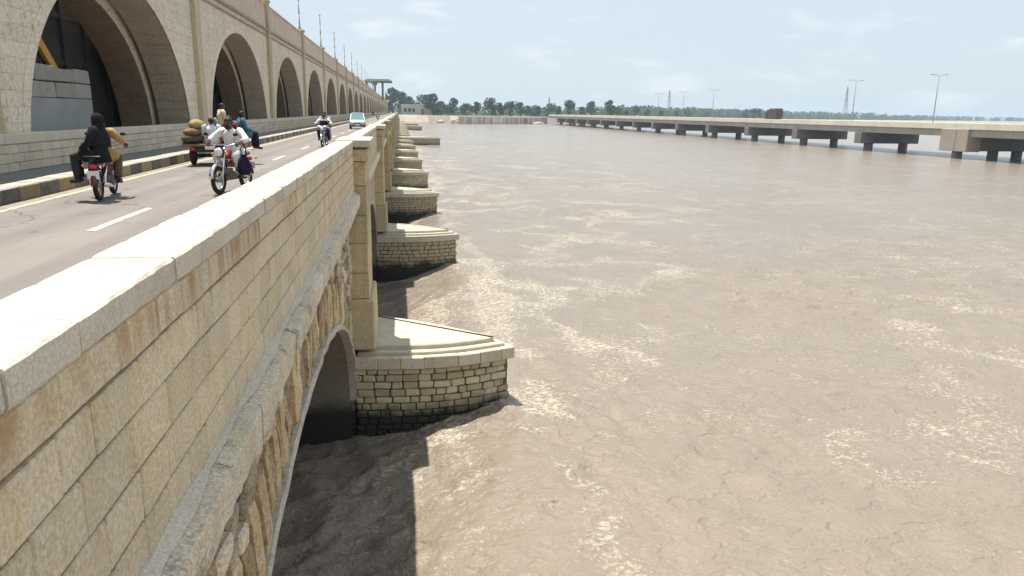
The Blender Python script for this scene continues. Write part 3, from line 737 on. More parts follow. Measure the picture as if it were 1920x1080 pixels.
# --- piers
def offset(poly, d):
    n = len(poly); o = []
    for i in range(n):
        a = Vector(poly[i-1]); b = Vector(poly[i]); c = Vector(poly[(i+1) % n])
        e1 = (b-a).normalized(); e2 = (c-b).normalized(); n1 = Vector((e1.y,-e1.x)); n2 = Vector((e2.y,-e2.x))
        q = (n1+n2); q = q.normalized() if q.length > 1e-6 else n1
        s = d/max(0.5, q.dot(n1)); p = b + q*s; o.append((p.x, p.y))
    return o
def pier_plan(tip=3.0):
    pts = []; ns = 14; L = tip + 1.35
    for i in range(ns+1):
        s = i/ns; pts.append((-1.35 + L*s, -0.45 + 0.55*s - 0.36*math.sin(math.pi*s**1.15)))
    for i in range(1, ns+1):
        s = i/ns; pts.append((tip - L*s, 0.38 + 3.2*s + 0.42*math.sin(math.pi*s)))
    return pts
def prism(mb, poly, z0, z1, mi=0, ch=0.0):
    rings = [[(p[0],p[1],z0) for p in poly], [(p[0],p[1],z1-ch) for p in poly]]
    if ch: rings.append([(p[0],p[1],z1) for p in offset(poly, -ch)])
    mb.loft(rings, mi)
def shift(poly, y): return [(p[0], p[1]+y) for p in poly]
Z_COP0, Z_COP1 = -5.15, -4.82
def pier_parts(plan, y0, bodymat, inset):
    base = shift(plan, y0); o = []
    m = MB(); prism(m, offset(base, -inset), -8.5, Z_COP0); m.box(-13.4, -1.36, y0-0.365, y0+3.565, -8.5, -0.65, 1)
    o.append(('pier', m, [bodymat, M['pierbrick']]))
    m = MB(); prism(m, offset(base, 0.09), Z_COP0+0.002, Z_COP1, 0, 0.02); o.append(('coping', m, [M['piertop']]))
    m = MB(); prism(m, offset(base, -0.10), Z_COP1, Z_COP1+0.10, 0, 0.02); o.append(('ledge', m, [M['piertop']]))
    m = MB(); prism(m, offset(base, -0.34), Z_COP1+0.10, Z_COP1+0.23, 0, 0.03); o.append(('top_slab', m, [M['piertop']]))
    return o
def laid_stones(plan, y0, r, ztop=Z_COP0-0.01, zlow=-7.5, rowh=0.2):
    """stones of the near flank and nose, one builder each"""
    near = shift(plan, y0)[:17]; seg = [0.0]
    for a, b in zip(near[:-1], near[1:]): seg.append(seg[-1] + math.hypot(b[0]-a[0], b[1]-a[1]))
    def at(s):
        s = min(max(s, 0), seg[-1]-1e-6)
        for i in range(len(seg)-1):
            if seg[i+1] >= s:
                f = (s-seg[i])/(seg[i+1]-seg[i]); a, b = near[i], near[i+1]
                return a[0]+(b[0]-a[0])*f, a[1]+(b[1]-a[1])*f
    out = []; z = ztop
    while z > zlow:
        h = rowh*r.uniform(0.9, 1.12); s = -r.uniform(0, 0.25)
        while s < seg[-1]-0.03:
            L = r.uniform(0.24, 0.5); s0, s1 = max(s, 0)+0.014, min(s+L, seg[-1])-0.014
            if s1 - s0 > 0.07:
                a = Vector(at(s0)); b = Vector(at(s1)); t = (b-a).normalized(); nn = Vector((t.y, -t.x)); w = (b-a).length
                mb = MB(); mb.cbox(0, w, -0.14, 0.01 + r.uniform(-.022,.022), z-h+r.uniform(.008,.02), z-r.uniform(.006,.016), r.uniform(.016,.034), 0.01, r)
                # local x along t, local y outward
                mb.v = [(a.x + t.x*p[0] + nn.x*p[1], a.y + t.y*p[0] + nn.y*p[1], p[2]) for p in mb.v]
                mb.f = [f[::-1] for f in mb.f]
                out.append(mb)
            s += L
        z -= h
    return out
plan = pier_plan(); plan_long = pier_plan(10.2)
kids = {}
for k in range(1, 24):
    long = k in (9, 16, 19)
    if k <= 3 or k == 9:
        ps = pier_parts(plan_long if long else plan, T[k], M['piercore'] if k <= 3 else M['pierbrick'], 0.05 if k <= 3 else 0.0)
        pier = part(ps[0][0], ps[0][1], ps[0][2], RB); sub = [part(n, mbx, mt, pier) for n, mbx, mt in ps[1:]]
        if k == 1:
            for s in laid_stones(plan, T[1], random.Random(31)): part('stone_block', s, M['pier'], pier)
            cr = random.Random(41); near = shift(offset(plan, 0.10), T[1])[:15]; i = 0
            while i < 14:               # big coping stones along the near flank
                j2 = min(14, i + cr.choice([2,2,3])); m = MB()
                a, b = near[i], near[j2]; t = Vector((b[0]-a[0], b[1]-a[1])); w = t.length; t.normalize(); nn = Vector((t.y,-t.x))
                m.cbox(0.006, w-0.006, -0.3, 0.018+cr.uniform(-.01,.012), Z_COP0+0.004+cr.uniform(-.01,.01), Z_COP1+0.006+cr.uniform(-.002,.006), 0.02, 0.006, cr)
                m.v = [(a[0]+t.x*p[0]+nn.x*p[1], a[1]+t.y*p[0]+nn.y*p[1], p[2]) for p in m.v]; m.f = [f[::-1] for f in m.f]
                part('coping_stone', m, M['cornice'], pier); i = j2
        elif k <= 3:
            mb = MB()
            for s in laid_stones(plan, T[k], random.Random(50+k)): mb.add(s.v, s.f)
            tag(part('stone_courses', mb, M['pier'], pier), kind='stuff')
        if k == 9: long_src = (pier, sub)
    elif k == 4:
        ps = pier_parts(plan, T[k], M['pierbrick'], 0.0); pier = part(ps[0][0], ps[0][1], ps[0][2], RB); sub = [part(n, mbx, mt, pier) for n, mbx, mt in ps[1:]]; short_src = (pier, sub)
    else:
        src, y_src = (long_src, T[9]) if long else (short_src, T[4])
        c = src[0].copy(); COL.objects.link(c); c.location.y += T[k]-y_src
        for s in src[1]:
            d = s.copy(); COL.objects.link(d); d.parent = c

# --- pilasters on the outer face above each pier
def pilaster_parts(y):
    o = []; r = random.Random(3)
    m = MB(); m.box(-1.5, -0.95, y-0.42, y+1.7, -4.58, 0.80); o.append(('pilaster', m, M['mortar']))
    m = MB(); m.cbox(-1.62, -0.74, y-0.62, y+1.9, 0.80, 0.985, 0.02); o.append(('cap', m, M['coping']))
    m = MB(); m.cbox(-1.52, -0.81, y-0.53, y+1.8, 0.44, 0.74, 0.02, 0.006, r); o.append(('stone_block', m, M['pilaster']))
    z = 0.43
    for h in (0.62, 0.78, 0.72, 0.8, 0.7):
        m = MB(); m.cbox(-1.52, -0.88+r.uniform(-.012,.012), y-0.47+r.uniform(-.012,.012), y+1.76, z-h+0.008, z, 0.018, 0.006, r); o.append(('stone_block', m, M['pilaster'])); z -= h
    m = MB(); m.cbox(-1.5, -0.76, y-0.54, y+1.85, -4.60, z-0.005, 0.05, 0.01, r); o.append(('plinth', m, M['pilaster']))
    return o
src = None
for k in range(1, len(T)-1):
    if src is None:
        ps = pilaster_parts(T[1]); root = part(ps[0][0], ps[0][1], ps[0][2], RB); src = [root] + [part(n, mbx, mt, root) for n, mbx, mt in ps[1:]]
    else:
        c = src[0].copy(); COL.objects.link(c); c.location.y += T[k]-T[1]
        for s in src[1:]:
            d = s.copy(); COL.objects.link(d); d.parent = c

# ================================================================== arched viaduct
VD = thing('arched_viaduct', 'tall tan stone viaduct of elliptical arches with parapet rising over the road', 'viaduct', (-11, 0, 0.08))
XV = -9.9
def via_parts(k):
    y0, y1 = T[k], T[k+1]; ya, yb = y0+2.15, y1-2.0; o = []
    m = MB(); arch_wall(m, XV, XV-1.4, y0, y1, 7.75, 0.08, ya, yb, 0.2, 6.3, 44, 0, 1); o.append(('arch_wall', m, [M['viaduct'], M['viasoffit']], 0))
    rings = []; m = MB()
    for p, q in zip(ellipse_pts(ya, yb, 0.2, 6.3, 44), ellipse_pts(ya-0.42, yb+0.42, 0.2, 6.72, 44)):
        rings.append([(XV-0.05,)+p, (XV+0.022,)+p, (XV+0.022,)+q, (XV-0.05,)+q])
    m.loft(rings); o.append(('arch_ring', m, [M['viaduct']], 1))
    m = MB(); arch_wall(m, XV-1.62, XV-3.0, y0, y1, 7.6, -8.0, ya+0.32, yb-0.32, 0.2, 5.95, 36, 0, 1); o.append(('rear_wall', m, [M['viaduct'], M['innerbrick']], 0))  # pale front face paints in the strip of skylight falling through the gap
    m = MB(); m.box(XV-3.7, XV-3.45, y0, y1, -8.0, 7.4)
    for i in range(1, 9):
        yy = y0 + (y1-y0)*i/9; m.box(XV-3.45, XV-3.33, yy-0.12, yy+0.12, -8.0, 7.3)
    for zz in (1.6, 3.4, 5.2): m.box(XV-3.45, XV-3.36, y0+0.1, y1-0.1, zz-0.1, zz+0.1)
    o.append(('sluice_gate', m, [M['steel']], 0))
    m = MB(); m.box(XV-0.42, XV+0.02, y0+0.45, y1-0.45, 7.75, 9.36); o.append(('parapet', m, [M['viaductpink']], 0))
    m = MB(); m.cbox(XV-0.5, XV+0.1, y0+0.45, y1-0.45, 9.36, 9.52, 0.03); o.append(('coping', m, [M['viaductpink']], 5))
    m = MB(); m.cbox(XV-0.3, XV+0.10, y0+0.45, y1-0.45, 7.12, 7.24, 0.03); m.cbox(XV-0.3, XV+0.17, y0+0.45, y1-0.45, 7.5, 7.68, 0.04); o.append(('moulding', m, [M['moulding']], 0))
    m = MB(); m.cbox(XV-0.5, XV+0.24, y1-0.45, y1+0.45, 0.08, 9.62, 0.03); o.append(('pilaster', m, [M['viapil']], 0))
    m = MB(); m.cbox(XV-0.56, XV+0.32, y1-0.53, y1+0.53, 9.62, 9.78, 0.03); m.cbox(XV-0.3, XV+0.3, y1-0.5, y1+0.5, 7.45, 7.7, 0.03); o.append(('cap', m, [M['viapil']], 8))
    return o
via_src = None
for k in range(0, len(T)-1):
    if k < 8 or via_src is None:
        objs = []
        for name, mbx, mats, par in via_parts(k):
            objs.append(part(name, mbx, mats, RB if False else (VD if par == 0 else objs[par-1])))
        if k == 7: via_src = (objs, T[7])
    else:
        new = {}
        for ob in via_src[0]:
            c = ob.copy(); COL.objects.link(c); new[ob] = c
            if ob.parent is VD: c.location.y += T[k]-via_src[1]
            else: c.parent = new[ob.parent]

# stacked blocks standing in the first arch
BW = thing('block_wall', 'grey panel wall topped with two courses of concrete blocks inside the near arch', 'wall', (-12.75, 28, 0.1))
m = MB(); m.box(-13.0, -12.66, 21.5, 34.1, 0.1, 2.0); part('panel', m, M['greysheet'], BW)
r = random.Random(9)
for zi, z in enumerate((2.0, 2.6)):
    y = 34.1
    while y > 21.6:
        L = r.uniform(1.3, 1.9); m = MB(); m.cbox(-12.98, -12.62+r.uniform(-.05,.02), max(21.5, y-L)+0.02, y-0.02, z+0.02, z+0.6-0.02-(0.1*r.random() if zi else 0), 0.03, 0.015, r)
        part('block', m, M['concrete_block'], BW); y -= L
m = MB(); m.loft([[(x,28.3,6.15),(x,28.7,6.3),(x,32.7,2.75),(x,32.3,2.6)] for x in (-13.2,-13.06)])  # added slanting bar, painted to stand for sunlight on the wall behind
tag(part('sun_patch_bar', m, M['yellow']), 'ochre bar standing in for a strip of sunlight above the grey blocks in the near arch', 'painted sunlight')

# ------------------------------------------------------------------ low wall along the footway
LW = thing('low_wall', 'low coursed stone wall along the footway below the arches', 'wall', (-9.75, 0, 0.08))
m = MB(); m.box(-9.89, -9.62, 12, Y_END, 0.08, 0.99); part('wall_core', m, M['lowmortar'], LW)
r = random.Random(13)
zz = [0.08, 0.30, 0.53, 0.76]
for i in range(3):
    y = 17.0 - r.uniform(0, .4)
    while y < 62:
        L = r.uniform(0.5, 0.74); m = MB(); m.cbox(-9.85, -9.595+r.uniform(-.008,.008), y+0.006, y+L-0.006, zz[i]+0.006, zz[i+1]-0.007, 0.012, 0.004, r)
        part('brick', m, M['lowwall'], LW); y += L
y = 17.0
while y < 62:
    L = r.uniform(0.9, 1.2); m = MB(); m.cbox(-9.92, -9.57, y+0.005, y+L-0.005, 0.765, 1.02, 0.02, 0.004, r); part('coping_stone', m, M['coping'], LW); y += L
m = MB(); m.box(-9.85, -9.6, 62, Y_END, 0.08, 0.77); m.box(-9.85, -9.6, 12, 16.9, 0.08, 0.77); part('wall_run', m, M['wallbrick'], LW)
m = MB(); m.box(-9.92, -9.57, y, Y_END, 0.772, 1.02); m.box(-9.92, -9.57, 12, 16.95, 0.772, 1.02); part('coping_run', m, M['coping'], LW)

# ================================================================== concrete bridge across the water
CB = thing('concrete_bridge', 'long low grey concrete bridge on pier caps and columns crossing the river', 'bridge', (126, 300, WATER_Z))
caps = [183.2, 215.4, 247.6, 281.5, 314.5, 346.5, 376.0, 407.0, 440.0, 472.0, 503.0, 534.0, 565.0]
def cap_unit(Y):
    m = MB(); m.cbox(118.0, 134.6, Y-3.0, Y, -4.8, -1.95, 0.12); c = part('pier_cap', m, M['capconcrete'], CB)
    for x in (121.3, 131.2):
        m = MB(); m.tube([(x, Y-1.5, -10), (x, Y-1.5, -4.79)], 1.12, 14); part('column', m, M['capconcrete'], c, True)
    return c
c0 = cap_unit(caps[0]); k0 = children(c0)
for Y in caps[1:] + [117.0, 86.0]:
    c = c0.copy(); COL.objects.link(c); c.location.y += Y-caps[0]
    for s in k0:
        d = s.copy(); COL.objects.link(d); d.parent = c
m = MB(); m.cbox(117.7, 121.0, 142.7, 150.9, -5.05, -0.32, 0.1); m.cbox(117.62, 117.9, 146.2, 147.6, -5.0, -0.4, 0.05); tw = part('abutment_block', m, M['concretebrown'], CB)
m = MB(); m.cbox(121.0, 138.0, 142.9, 146.0, -4.9, -1.96, 0.12); part('pier_cap', m, M['capconcrete'], tw)
for x, yy in ((119.4, 147.2), (125.6, 144.4), (131.4, 144.4), (136.0, 144.4)):
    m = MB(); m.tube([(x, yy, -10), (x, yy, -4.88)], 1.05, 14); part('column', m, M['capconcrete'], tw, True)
ends = [55, 85.5, 116.5, 146.8] + [c-1.5 for c in caps] + [596]
for a, b in zip(ends[:-1], ends[1:]):
    m = MB()
    for x in (118.35, 122.6, 126.9, 131.0): m.cbox(x, x+1.3 if x < 131 else 134.2, a+0.08, b-0.08, -1.94, -0.34, 0.06)
    part('girder', m, M['concrete'], CB)
    m = MB(); m.box(118.0, 134.6, a+0.03, b-0.03, -0.36, -0.06); part('deck_slab', m, M['concrete'], CB)
    for x in (117.85, 134.45):
        m = MB(); m.cbox(x, x+0.3, a+0.03, b-0.03, -0.42, 0.85, 0.03); part('parapet', m, M['concretelight'], CB)

# lamp posts on it
LG = 'twin arm lamp posts on the concrete bridge'
def lamp():
    L = thing('street_lamp', 'x', 'street lamp', (126.2, 165, -0.06), 0, LG)
    m = MB(); m.tube([(0,0,0),(0,0,0.5),(0,0,6),(0,0,11.6)], [0.2,0.14,0.11,0.08], 8); part('pole', m, M['pole'], L, True, False)
    for s in (-1,1):
        m = MB(); m.tube([(0,0,11.5),(s*0.8,0,11.85),(s*1.6,0,11.9)], 0.06, 6); a = part('arm', m, M['pole'], L, True, False)
        m = MB(); m.cbox(min(s*1.5,s*2.3), max(s*1.5,s*2.3), -0.16, 0.16, 11.82, 11.98, 0.04); part('lamp_head', m, M['pole'], a, False, False)
    return L
ly = [165, 198, 295, 328, 361]
ll = ['tall twin arm lamp post nearest the big pier block of the concrete bridge', 'twin arm lamp post on the concrete bridge beside the lattice tower',
      'twin arm lamp post at the middle of the concrete bridge, beside no other', 'twin arm lamp post just beyond the middle one on the concrete bridge', 'farthest and smallest twin arm lamp post on the concrete bridge']
L0 = lamp()
for i, (y, lb) in enumerate(zip(ly, ll)):
    o = L0 if i == 0 else copy_tree(L0); o.location.y = y; o['label'] = lb

# lattice towers
def tower(x, y, zb, H, lb):
    t = thing('transmission_tower', lb, 'pylon', (x, y, zb), 0.5, 'transmission towers on the horizon')
    w0, w1 = H*0.085, H*0.012
    m = MB()
    for sx_ in (-1,1):
        for sy_ in (-1,1): m.tube([(sx_*w0,sy_*w0,0),(sx_*w1*2,sy_*w1*2,H*0.6),(sx_*w1*.5,sy_*w1*.5,H)], 0.2, 4)
    part('leg_frame', m, M['lattice'], t, False, False)
    m = MB(); n = 9
    def wd(f): return w0+(2*w1-w0)*min(f/0.6,1) if f < 0.6 else 2*w1+(0.5*w1-2*w1)*(f-0.6)/0.4
    for i in range(n):
        f0, f1 = i/n, (i+1)/n; a, b = wd(f0), wd(f1)
        for (p, q) in (((-1,-1),(1,-1)),((1,-1),(1,1)),((1,1),(-1,1)),((-1,1),(-1,-1))):
            m.tube([(p[0]*a,p[1]*a,f0*H),(q[0]*b,q[1]*b,f1*H)], 0.11, 3); m.tube([(q[0]*a,q[1]*a,f0*H),(p[0]*b,p[1]*b,f1*H)], 0.11, 3)
    part('bracing', m, M['lattice'], t, False, False)
    for f, w in ((0.62,0.16),(0.76,0.13),(0.88,0.10)):
        m = MB(); m.tube([(-w*H,0,f*H),(0,0,f*H+0.04*H),(w*H,0,f*H)], [0.12,0.25,0.12], 4); m.tube([(-w*H,0,f*H),(w*H,0,f*H)], 0.12, 4); part('cross_arm', m, M['lattice'], t, False, False)
tower(563, 900, -3.4, 43, 'lattice transmission tower beside the second lamp post of the concrete bridge')
tower(364.5, 1000, -3.4, 38, 'lattice transmission tower between the two farthest lamp posts')
tower(198, 1000, -2.0, 25, 'faint lattice tower behind the far bank trees above the bridge end')

# ------------------------------------------------------------------ poles on the viaduct parapet
def pole0():
    t = thing('mast_pole', 'x', 'pole', (-10.05, T[2], 9.78), 0, 'painted poles along the viaduct parapet')
    m = MB(); m.cbox(-.14,.14,-.14,.14,-0.01,0.3,0.03); part('base', m, M['pole'], t, False, False)
    m = MB()
    for i in range(6): m.tube([(0,0,0.28+i*.62),(0,0,0.28+(i+1)*.62)], [0.085-.004*i, 0.081-.004*i], 8, i % 2)
    part('shaft', m, [M['pole'], M['polewhite']], t, True, False)
    m = MB(); m.cbox(-.12,.12,-.12,.12,3.98,4.08,0.02); part('top_plate', m, M['pole'], t, False, False)
    return t
p0 = pole0(); sides = ''
for i, k in enumerate(range(2, 16)):
    o = p0 if i == 0 else copy_tree(p0); o.location.y = T[k]
    o['label'] = 'banded grey and white pole on the viaduct parapet, %s counted from the near end' % ORD[i]

# gantry canopy over the far end of the viaduct
GC = thing('gantry_canopy', 'dark green flat canopy on columns above the far end of the viaduct', 'canopy', (-10, 400, 9.5))
m = MB(); m.cbox(-17.2, -3.3, 393, 409, 15.9, 16.9, 0.3); m.cbox(-16.2, -4.3, 394, 408, 16.9, 17.4, 0.2); part('roof', m, M['canopy'], GC)
for x in (-16.4, -12.2, -8.2):
    for y in (395, 407):
        m = MB(); m.tube([(x,y,7.4),(x,y,15.95)], 0.42, 8); part('column', m, M['canopy'], GC, True)
m = MB(); m.cbox(-13.6, -11.0, 399, 403, 14.6, 15.89, 0.1); part('hoist', m, M['canopy'], GC)

# ------------------------------------------------------------------ far bank: building and river wall
HB = thing('bank_building', 'pale flat roofed single storey building on the far bank beyond the bridge', 'building', (11.5, 674, -1.1))
m = MB(); m.box(1.7, 21.4, 668, 680, -1.2, 7.1); part('wall', m, M['render'], HB)
m = MB(); m.cbox(1.4, 21.7, 667.7, 680.3, 7.1, 7.7, 0.08); part('roof', m, M['render'], HB)
for x0, x1 in ((4.0,6.5),(7.6,10.2),(11.2,13.6)):
    m = MB(); m.box(x0-0.15, x1+0.15, 667.86, 668.1, 1.25, 4.6); w = part('window', m, M['render'], HB)
    m = MB(); m.box(x0, x1, 667.8, 667.87, 1.4, 4.45); part('pane', m, M['dark'], w)
m = MB(); m.box(19.2, 21.0, 667.9, 668.1, -1.1, 4.0); part('door', m, M['dark'], HB)
m = MB(); m.box(21.4, 27.5, 669, 678, -1.2, 5.6); part('annex', m, M['greysheet'], HB)

RW = thing('river_wall', 'pale masonry river wall with darker recessed bays on the far bank', 'wall', (80, 575, WATER_Z))
a = Vector((46.0, 551.0)); b = Vector((117.0, 598.5)); d = (b-a).normalized(); nrm = Vector((d.y, -d.x)); r = random.Random(77)
def rw_box(s0, s1, o0, o1, z0, z1):
    m = MB(); vs = []
    for z in (z0, z1):
        for s, o in ((s0,o0),(s1,o0),(s1,o1),(s0,o1)):
            p = a + d*s + nrm*o; vs.append((p.x, p.y, z))
    m.add(vs, [(0,3,2,1),(4,5,6,7),(0,1,5,4),(1,2,6,5),(2,3,7,6),(3,0,4,7)]); return m
Lw = (b-a).length
M['paleblock'] = plain('whitewash', (0.66,0.60,0.53), 0.9, 0, 0.2, 0.4); M['brickbay'] = plain('brown_bay', (0.26,0.20,0.16), 0.9, 0, 0.3, 0.5)
part('wall_face', rw_box(0, Lw, -6, 0.4, -8, -2.0), M['pitching'], RW)
part('wall_coping', rw_box(0, Lw, -6, 0.8, -2.0, -1.0), M['paleblock'], RW)
s = 1.0; i = 0
while s < Lw-5:
    w = r.uniform(3.2, 7.0); z1 = -2.05
    part('bay', rw_box(s+0.5, s+w, 0.2, 0.42+r.uniform(0,.2), -6.2, z1), M[r.choice(['brickbay','pitching','paleblock','paleblock','pitching'])], RW)
    part('buttress', rw_box(s-0.4, s+0.5, 0.1, 1.3, -8, z1), M['paleblock'], RW); s += w
# spoil heaps of pale stone at the bank edge
def heap(x, y, rx, h, lb):
    m = MB(); rr_ = random.Random(int(x*7)); m.ell((0,0,0), (rx, rx*0.7, h), 14, 8, 0, lambda u: 0.8+0.35*rr_.random())
    o = part('stone_heap', m, M['pitching'], None, False); o.location = (x, y, -6.4); tag(o, lb, 'heap', 'stone heaps at the far bank')
heap(41, 560, 4.0, 3.0, 'pale stone heap at the left end of the river wall')
heap(33, 590, 4, 2.4, 'pale stone heap between the overhanging tree and the river wall')
heap(108, 586, 5, 1.5, 'low pinkish stone heap in front of the river wall near the concrete bridge')

# ------------------------------------------------------------------ trees
def leafmat(name, c1, c2):
    n = NT(name); a = n.rng(n.noise(0.35, 3, 0.6), 0.3, 0.7); col = n.mix(a, c1, c2)
    k = n.rng(n.random(), 0, 1, 0.65, 1.5, False); col = n.mix(1.0, col, n.comb(k,k,k), 'MULTIPLY')
    m = n.done(col, 0.7, None, 0.2); n.p.inputs['Transmission Weight'].default_value = 0.0
    return m
M['leaf'] = leafmat('tree_leaves', (0.030,0.062,0.030), (0.052,0.090,0.040)); M['leafblue'] = leafmat('dark_tree_leaves', (0.018,0.040,0.030), (0.030,0.055,0.040)); M['bark'] = plain('bark', (0.10,0.075,0.055), 0.9, 0, 0.3, 2)
def crown_mb(r, H, W, n, s):
    mb = MB(); lobes = []
    for i in range(r.randint(6, 9)):
        an = r.uniform(0, 6.283); q = r.uniform(0.1, 0.62)*W/2; z = H*r.uniform(0.22, 0.84); rr_ = W*r.uniform(0.16, 0.30)*(1.15-abs(z/H-0.55))
        lobes.append((math.cos(an)*q, math.sin(an)*q, z, rr_))
    lobes.append((0,0,H*0.86,W*0.17))
    for i in range(n):
        lx, ly, lz, lr = r.choice(lobes)
        while True:
            u = Vector((r.uniform(-1,1), r.uniform(-1,1), r.uniform(-1,1)))
            if 0.15 < u.length < 1: break
        u *= (u.length**-0.4)
        c = Vector((lx, ly, lz)) + u*lr; c.z = min(max(c.z, H*0.06), H)
        a = Vector((r.uniform(-1,1), r.uniform(-1,1), r.uniform(-.6,.6))).normalized(); b = a.orthogonal().normalized()
        t = r.uniform(0,6.28); b = b*math.cos(t) + a.cross(b)*math.sin(t); q = s*r.uniform(0.55, 1.3)
        mb.quad(c-a*q-b*q*.6, c+a*q-b*q*.6, c+a*q*.7+b*q*.6, c-a*q*.7+b*q*.6)
    return mb, lobes
def trunk_mb(r, H, lobes):
    mb = MB(); mb.tube([(0,0,-0.3),(r.uniform(-.2,.2),0,H*0.25),(r.uniform(-.4,.4),r.uniform(-.3,.3),H*0.55)], [H*0.032,H*0.024,H*0.012], 7)
    for l in lobes[:6]: mb.tube([(0,0,H*0.28),(l[0]*.5,l[1]*.5,(H*0.28+l[2])*.5+.3),(l[0],l[1],l[2])], [H*0.013,H*0.009,H*0.004], 5)
    return mb
proto = []
for i in range(6):
    r = random.Random(100+i); W = (0.95, 1.1, 0.8, 1.2, 0.75, 1.0)[i]
    cm, lb = crown_mb(r, 10, 10*W, 760, 0.44); tm = trunk_mb(r, 10, lb)
    proto.append((mesh_of('crown', cm, M['leaf']), mesh_of('trunk', tm, M['bark'], True)))
proto_dark = mesh_of('crown', crown_mb(random.Random(140), 10, 8.5, 620, 0.42)[0], M['leafblue'])
trees = [(-5.5,640,20.2),(1.9,660,17.9),(8.9,650,14.3),(18.5,640,15.1),(26.8,610,15.4),(35.3,650,10.3),(43.6,620,12.6),(54.8,640,8.8),(62.7,625,10.4),(76.6,630,13.3),(84.6,640,10.1),(91.5,625,10.9),(101.9,640,10.4),(110.1,650,7.9),(121.3,660,8.2),(132.8,670,10.2),(139.5,660,8.4),(146.7,650,13.0),(165.6,680,8.0),(169.2,660,12.5),(197.5,700,14.9),(210.4,720,8.9),(225.8,740,7.1),(242.6,760,9.6),(268.1,800,6.8),(293.9,830,6.6),(324.2,860,7.1),(353.0,900,8.2),(477.3,1000,11.5),(489.1,1000,12.4),(496.2,1000,11.8)]
special = {0:'tallest dark tree standing at the far end of the viaduct', 1:'broad tree between the viaduct end and the pale bank building', 2:'tree rising behind the windows of the pale bank building', 3:'round tree behind the door end of the pale bank building',
  4:'dark bluish tree hanging over the water beside the pale bank building', 5:'short tree just beyond the overhanging bluish tree', 6:'full green tree above the left end of the river wall', 9:'tall twin topped tree behind the middle of the river wall',
  17:'tall tree standing behind the start of the concrete bridge', 20:'tall isolated dark tree above the far part of the concrete bridge'}
TG = 'trees along the far bank'
cnt = 0
for i, (x, y, zt) in enumerate(trees):
    f = 1.0
    if i in (0,1,2,3): f = 1.10
    if i == 4: f = 1.075
    if i == 5: f = 1.05
    x, y, zt = x*f, y*f, CAM_Z + (zt-CAM_Z)*f
    zb = -1.2 if y < 700 else -2.4
    if i == 4: zb = -4.0
    H = zt - zb; r = random.Random(200+i)
    c, tm = proto[i % 6]
    if i == 4: c = proto_dark
    t = thing('bank_tree', special.get(i, ''), 'tree', (x, y, zb), r.uniform(0, 6.28), TG)
    o1 = link('crown', c, t); o2 = link('trunk', tm, t); w = H/10*r.uniform(0.95, 1.2)*(1.0 if i not in (4,) else 1.35)
    for o in (o1, o2): o.scale = (w, w, H/10)
    if not special.get(i):
        if i < 17: lb = 'small tree of the row behind the river wall, %s from the pale building' % ORD[cnt]
        elif i < 28: lb = 'small hazy tree behind the concrete bridge, %s tree past the river wall' % ORD[cnt]
        else: lb = 'tree of the dense clump on the horizon beside the truck, %s from the left' % ORD[i-28]
        cnt += 1; t['label'] = lb
# far woods that read as one mass
def wood(name, lb, pts, seed, s, n):
    r = random.Random(seed); mb = MB()
    for (x, y, zb, H) in pts:
        W = H*r.uniform(0.8, 1.3)
        for i in range(n):
            an = r.uniform(0,6.283); q = W/2*math.sqrt(r.random()); f = r.random(); c = Vector((x+math.cos(an)*q*(1.1-0.75*f*f), y+math.sin(an)*q, zb + H*(0.02+0.96*f)))
            a = Vector((r.uniform(-1,1), r.uniform(-1,1), r.uniform(-.6,.6))).normalized(); b = a.orthogonal(); g = s*H*r.uniform(.5,1.2)
            mb.quad(c-a*g-b*g*.6, c+a*g-b*g*.6, c+a*g*.7+b*g*.6, c-a*g*.7+b*g*.6)
    tag(part(name, mb, M['leaf']), lb, 'wood', None, 'stuff')
r = random.Random(55); pts = []
for i in range(330):
    x = r.uniform(-70, 360); pts.append((x, (715 if x < 140 else 715+(x-140)*1.1) -40 + r.uniform(0, 120), -1.6, r.uniform(6.0, 11.0)))
wood('bank_wood', 'low mass of trees and scrub behind the far bank trees', pts, 56, 0.085, 70)
pts = []
E_ = [(300,960),(700,1380),(1500,1930),(3200,2860)]
for (p, q) in zip(E_[:-1], E_[1:]):
    for i in range(330):
        f = r.random(); x = p[0]+(q[0]-p[0])*f; y = p[1]+(q[1]-p[1])*f + 12 + r.uniform(0, 90); H = r.uniform(10.5, 18)*(1.0 if x < 1200 else 0.8); pts.append((x, y, -3.5, H))
wood('far_wood', 'distant hazy line of trees along the horizon beyond the concrete bridge', pts, 57, 0.12, 34)
M['scrub'] = leafmat('scrub_leaves', (0.05,0.085,0.035), (0.075,0.105,0.045))

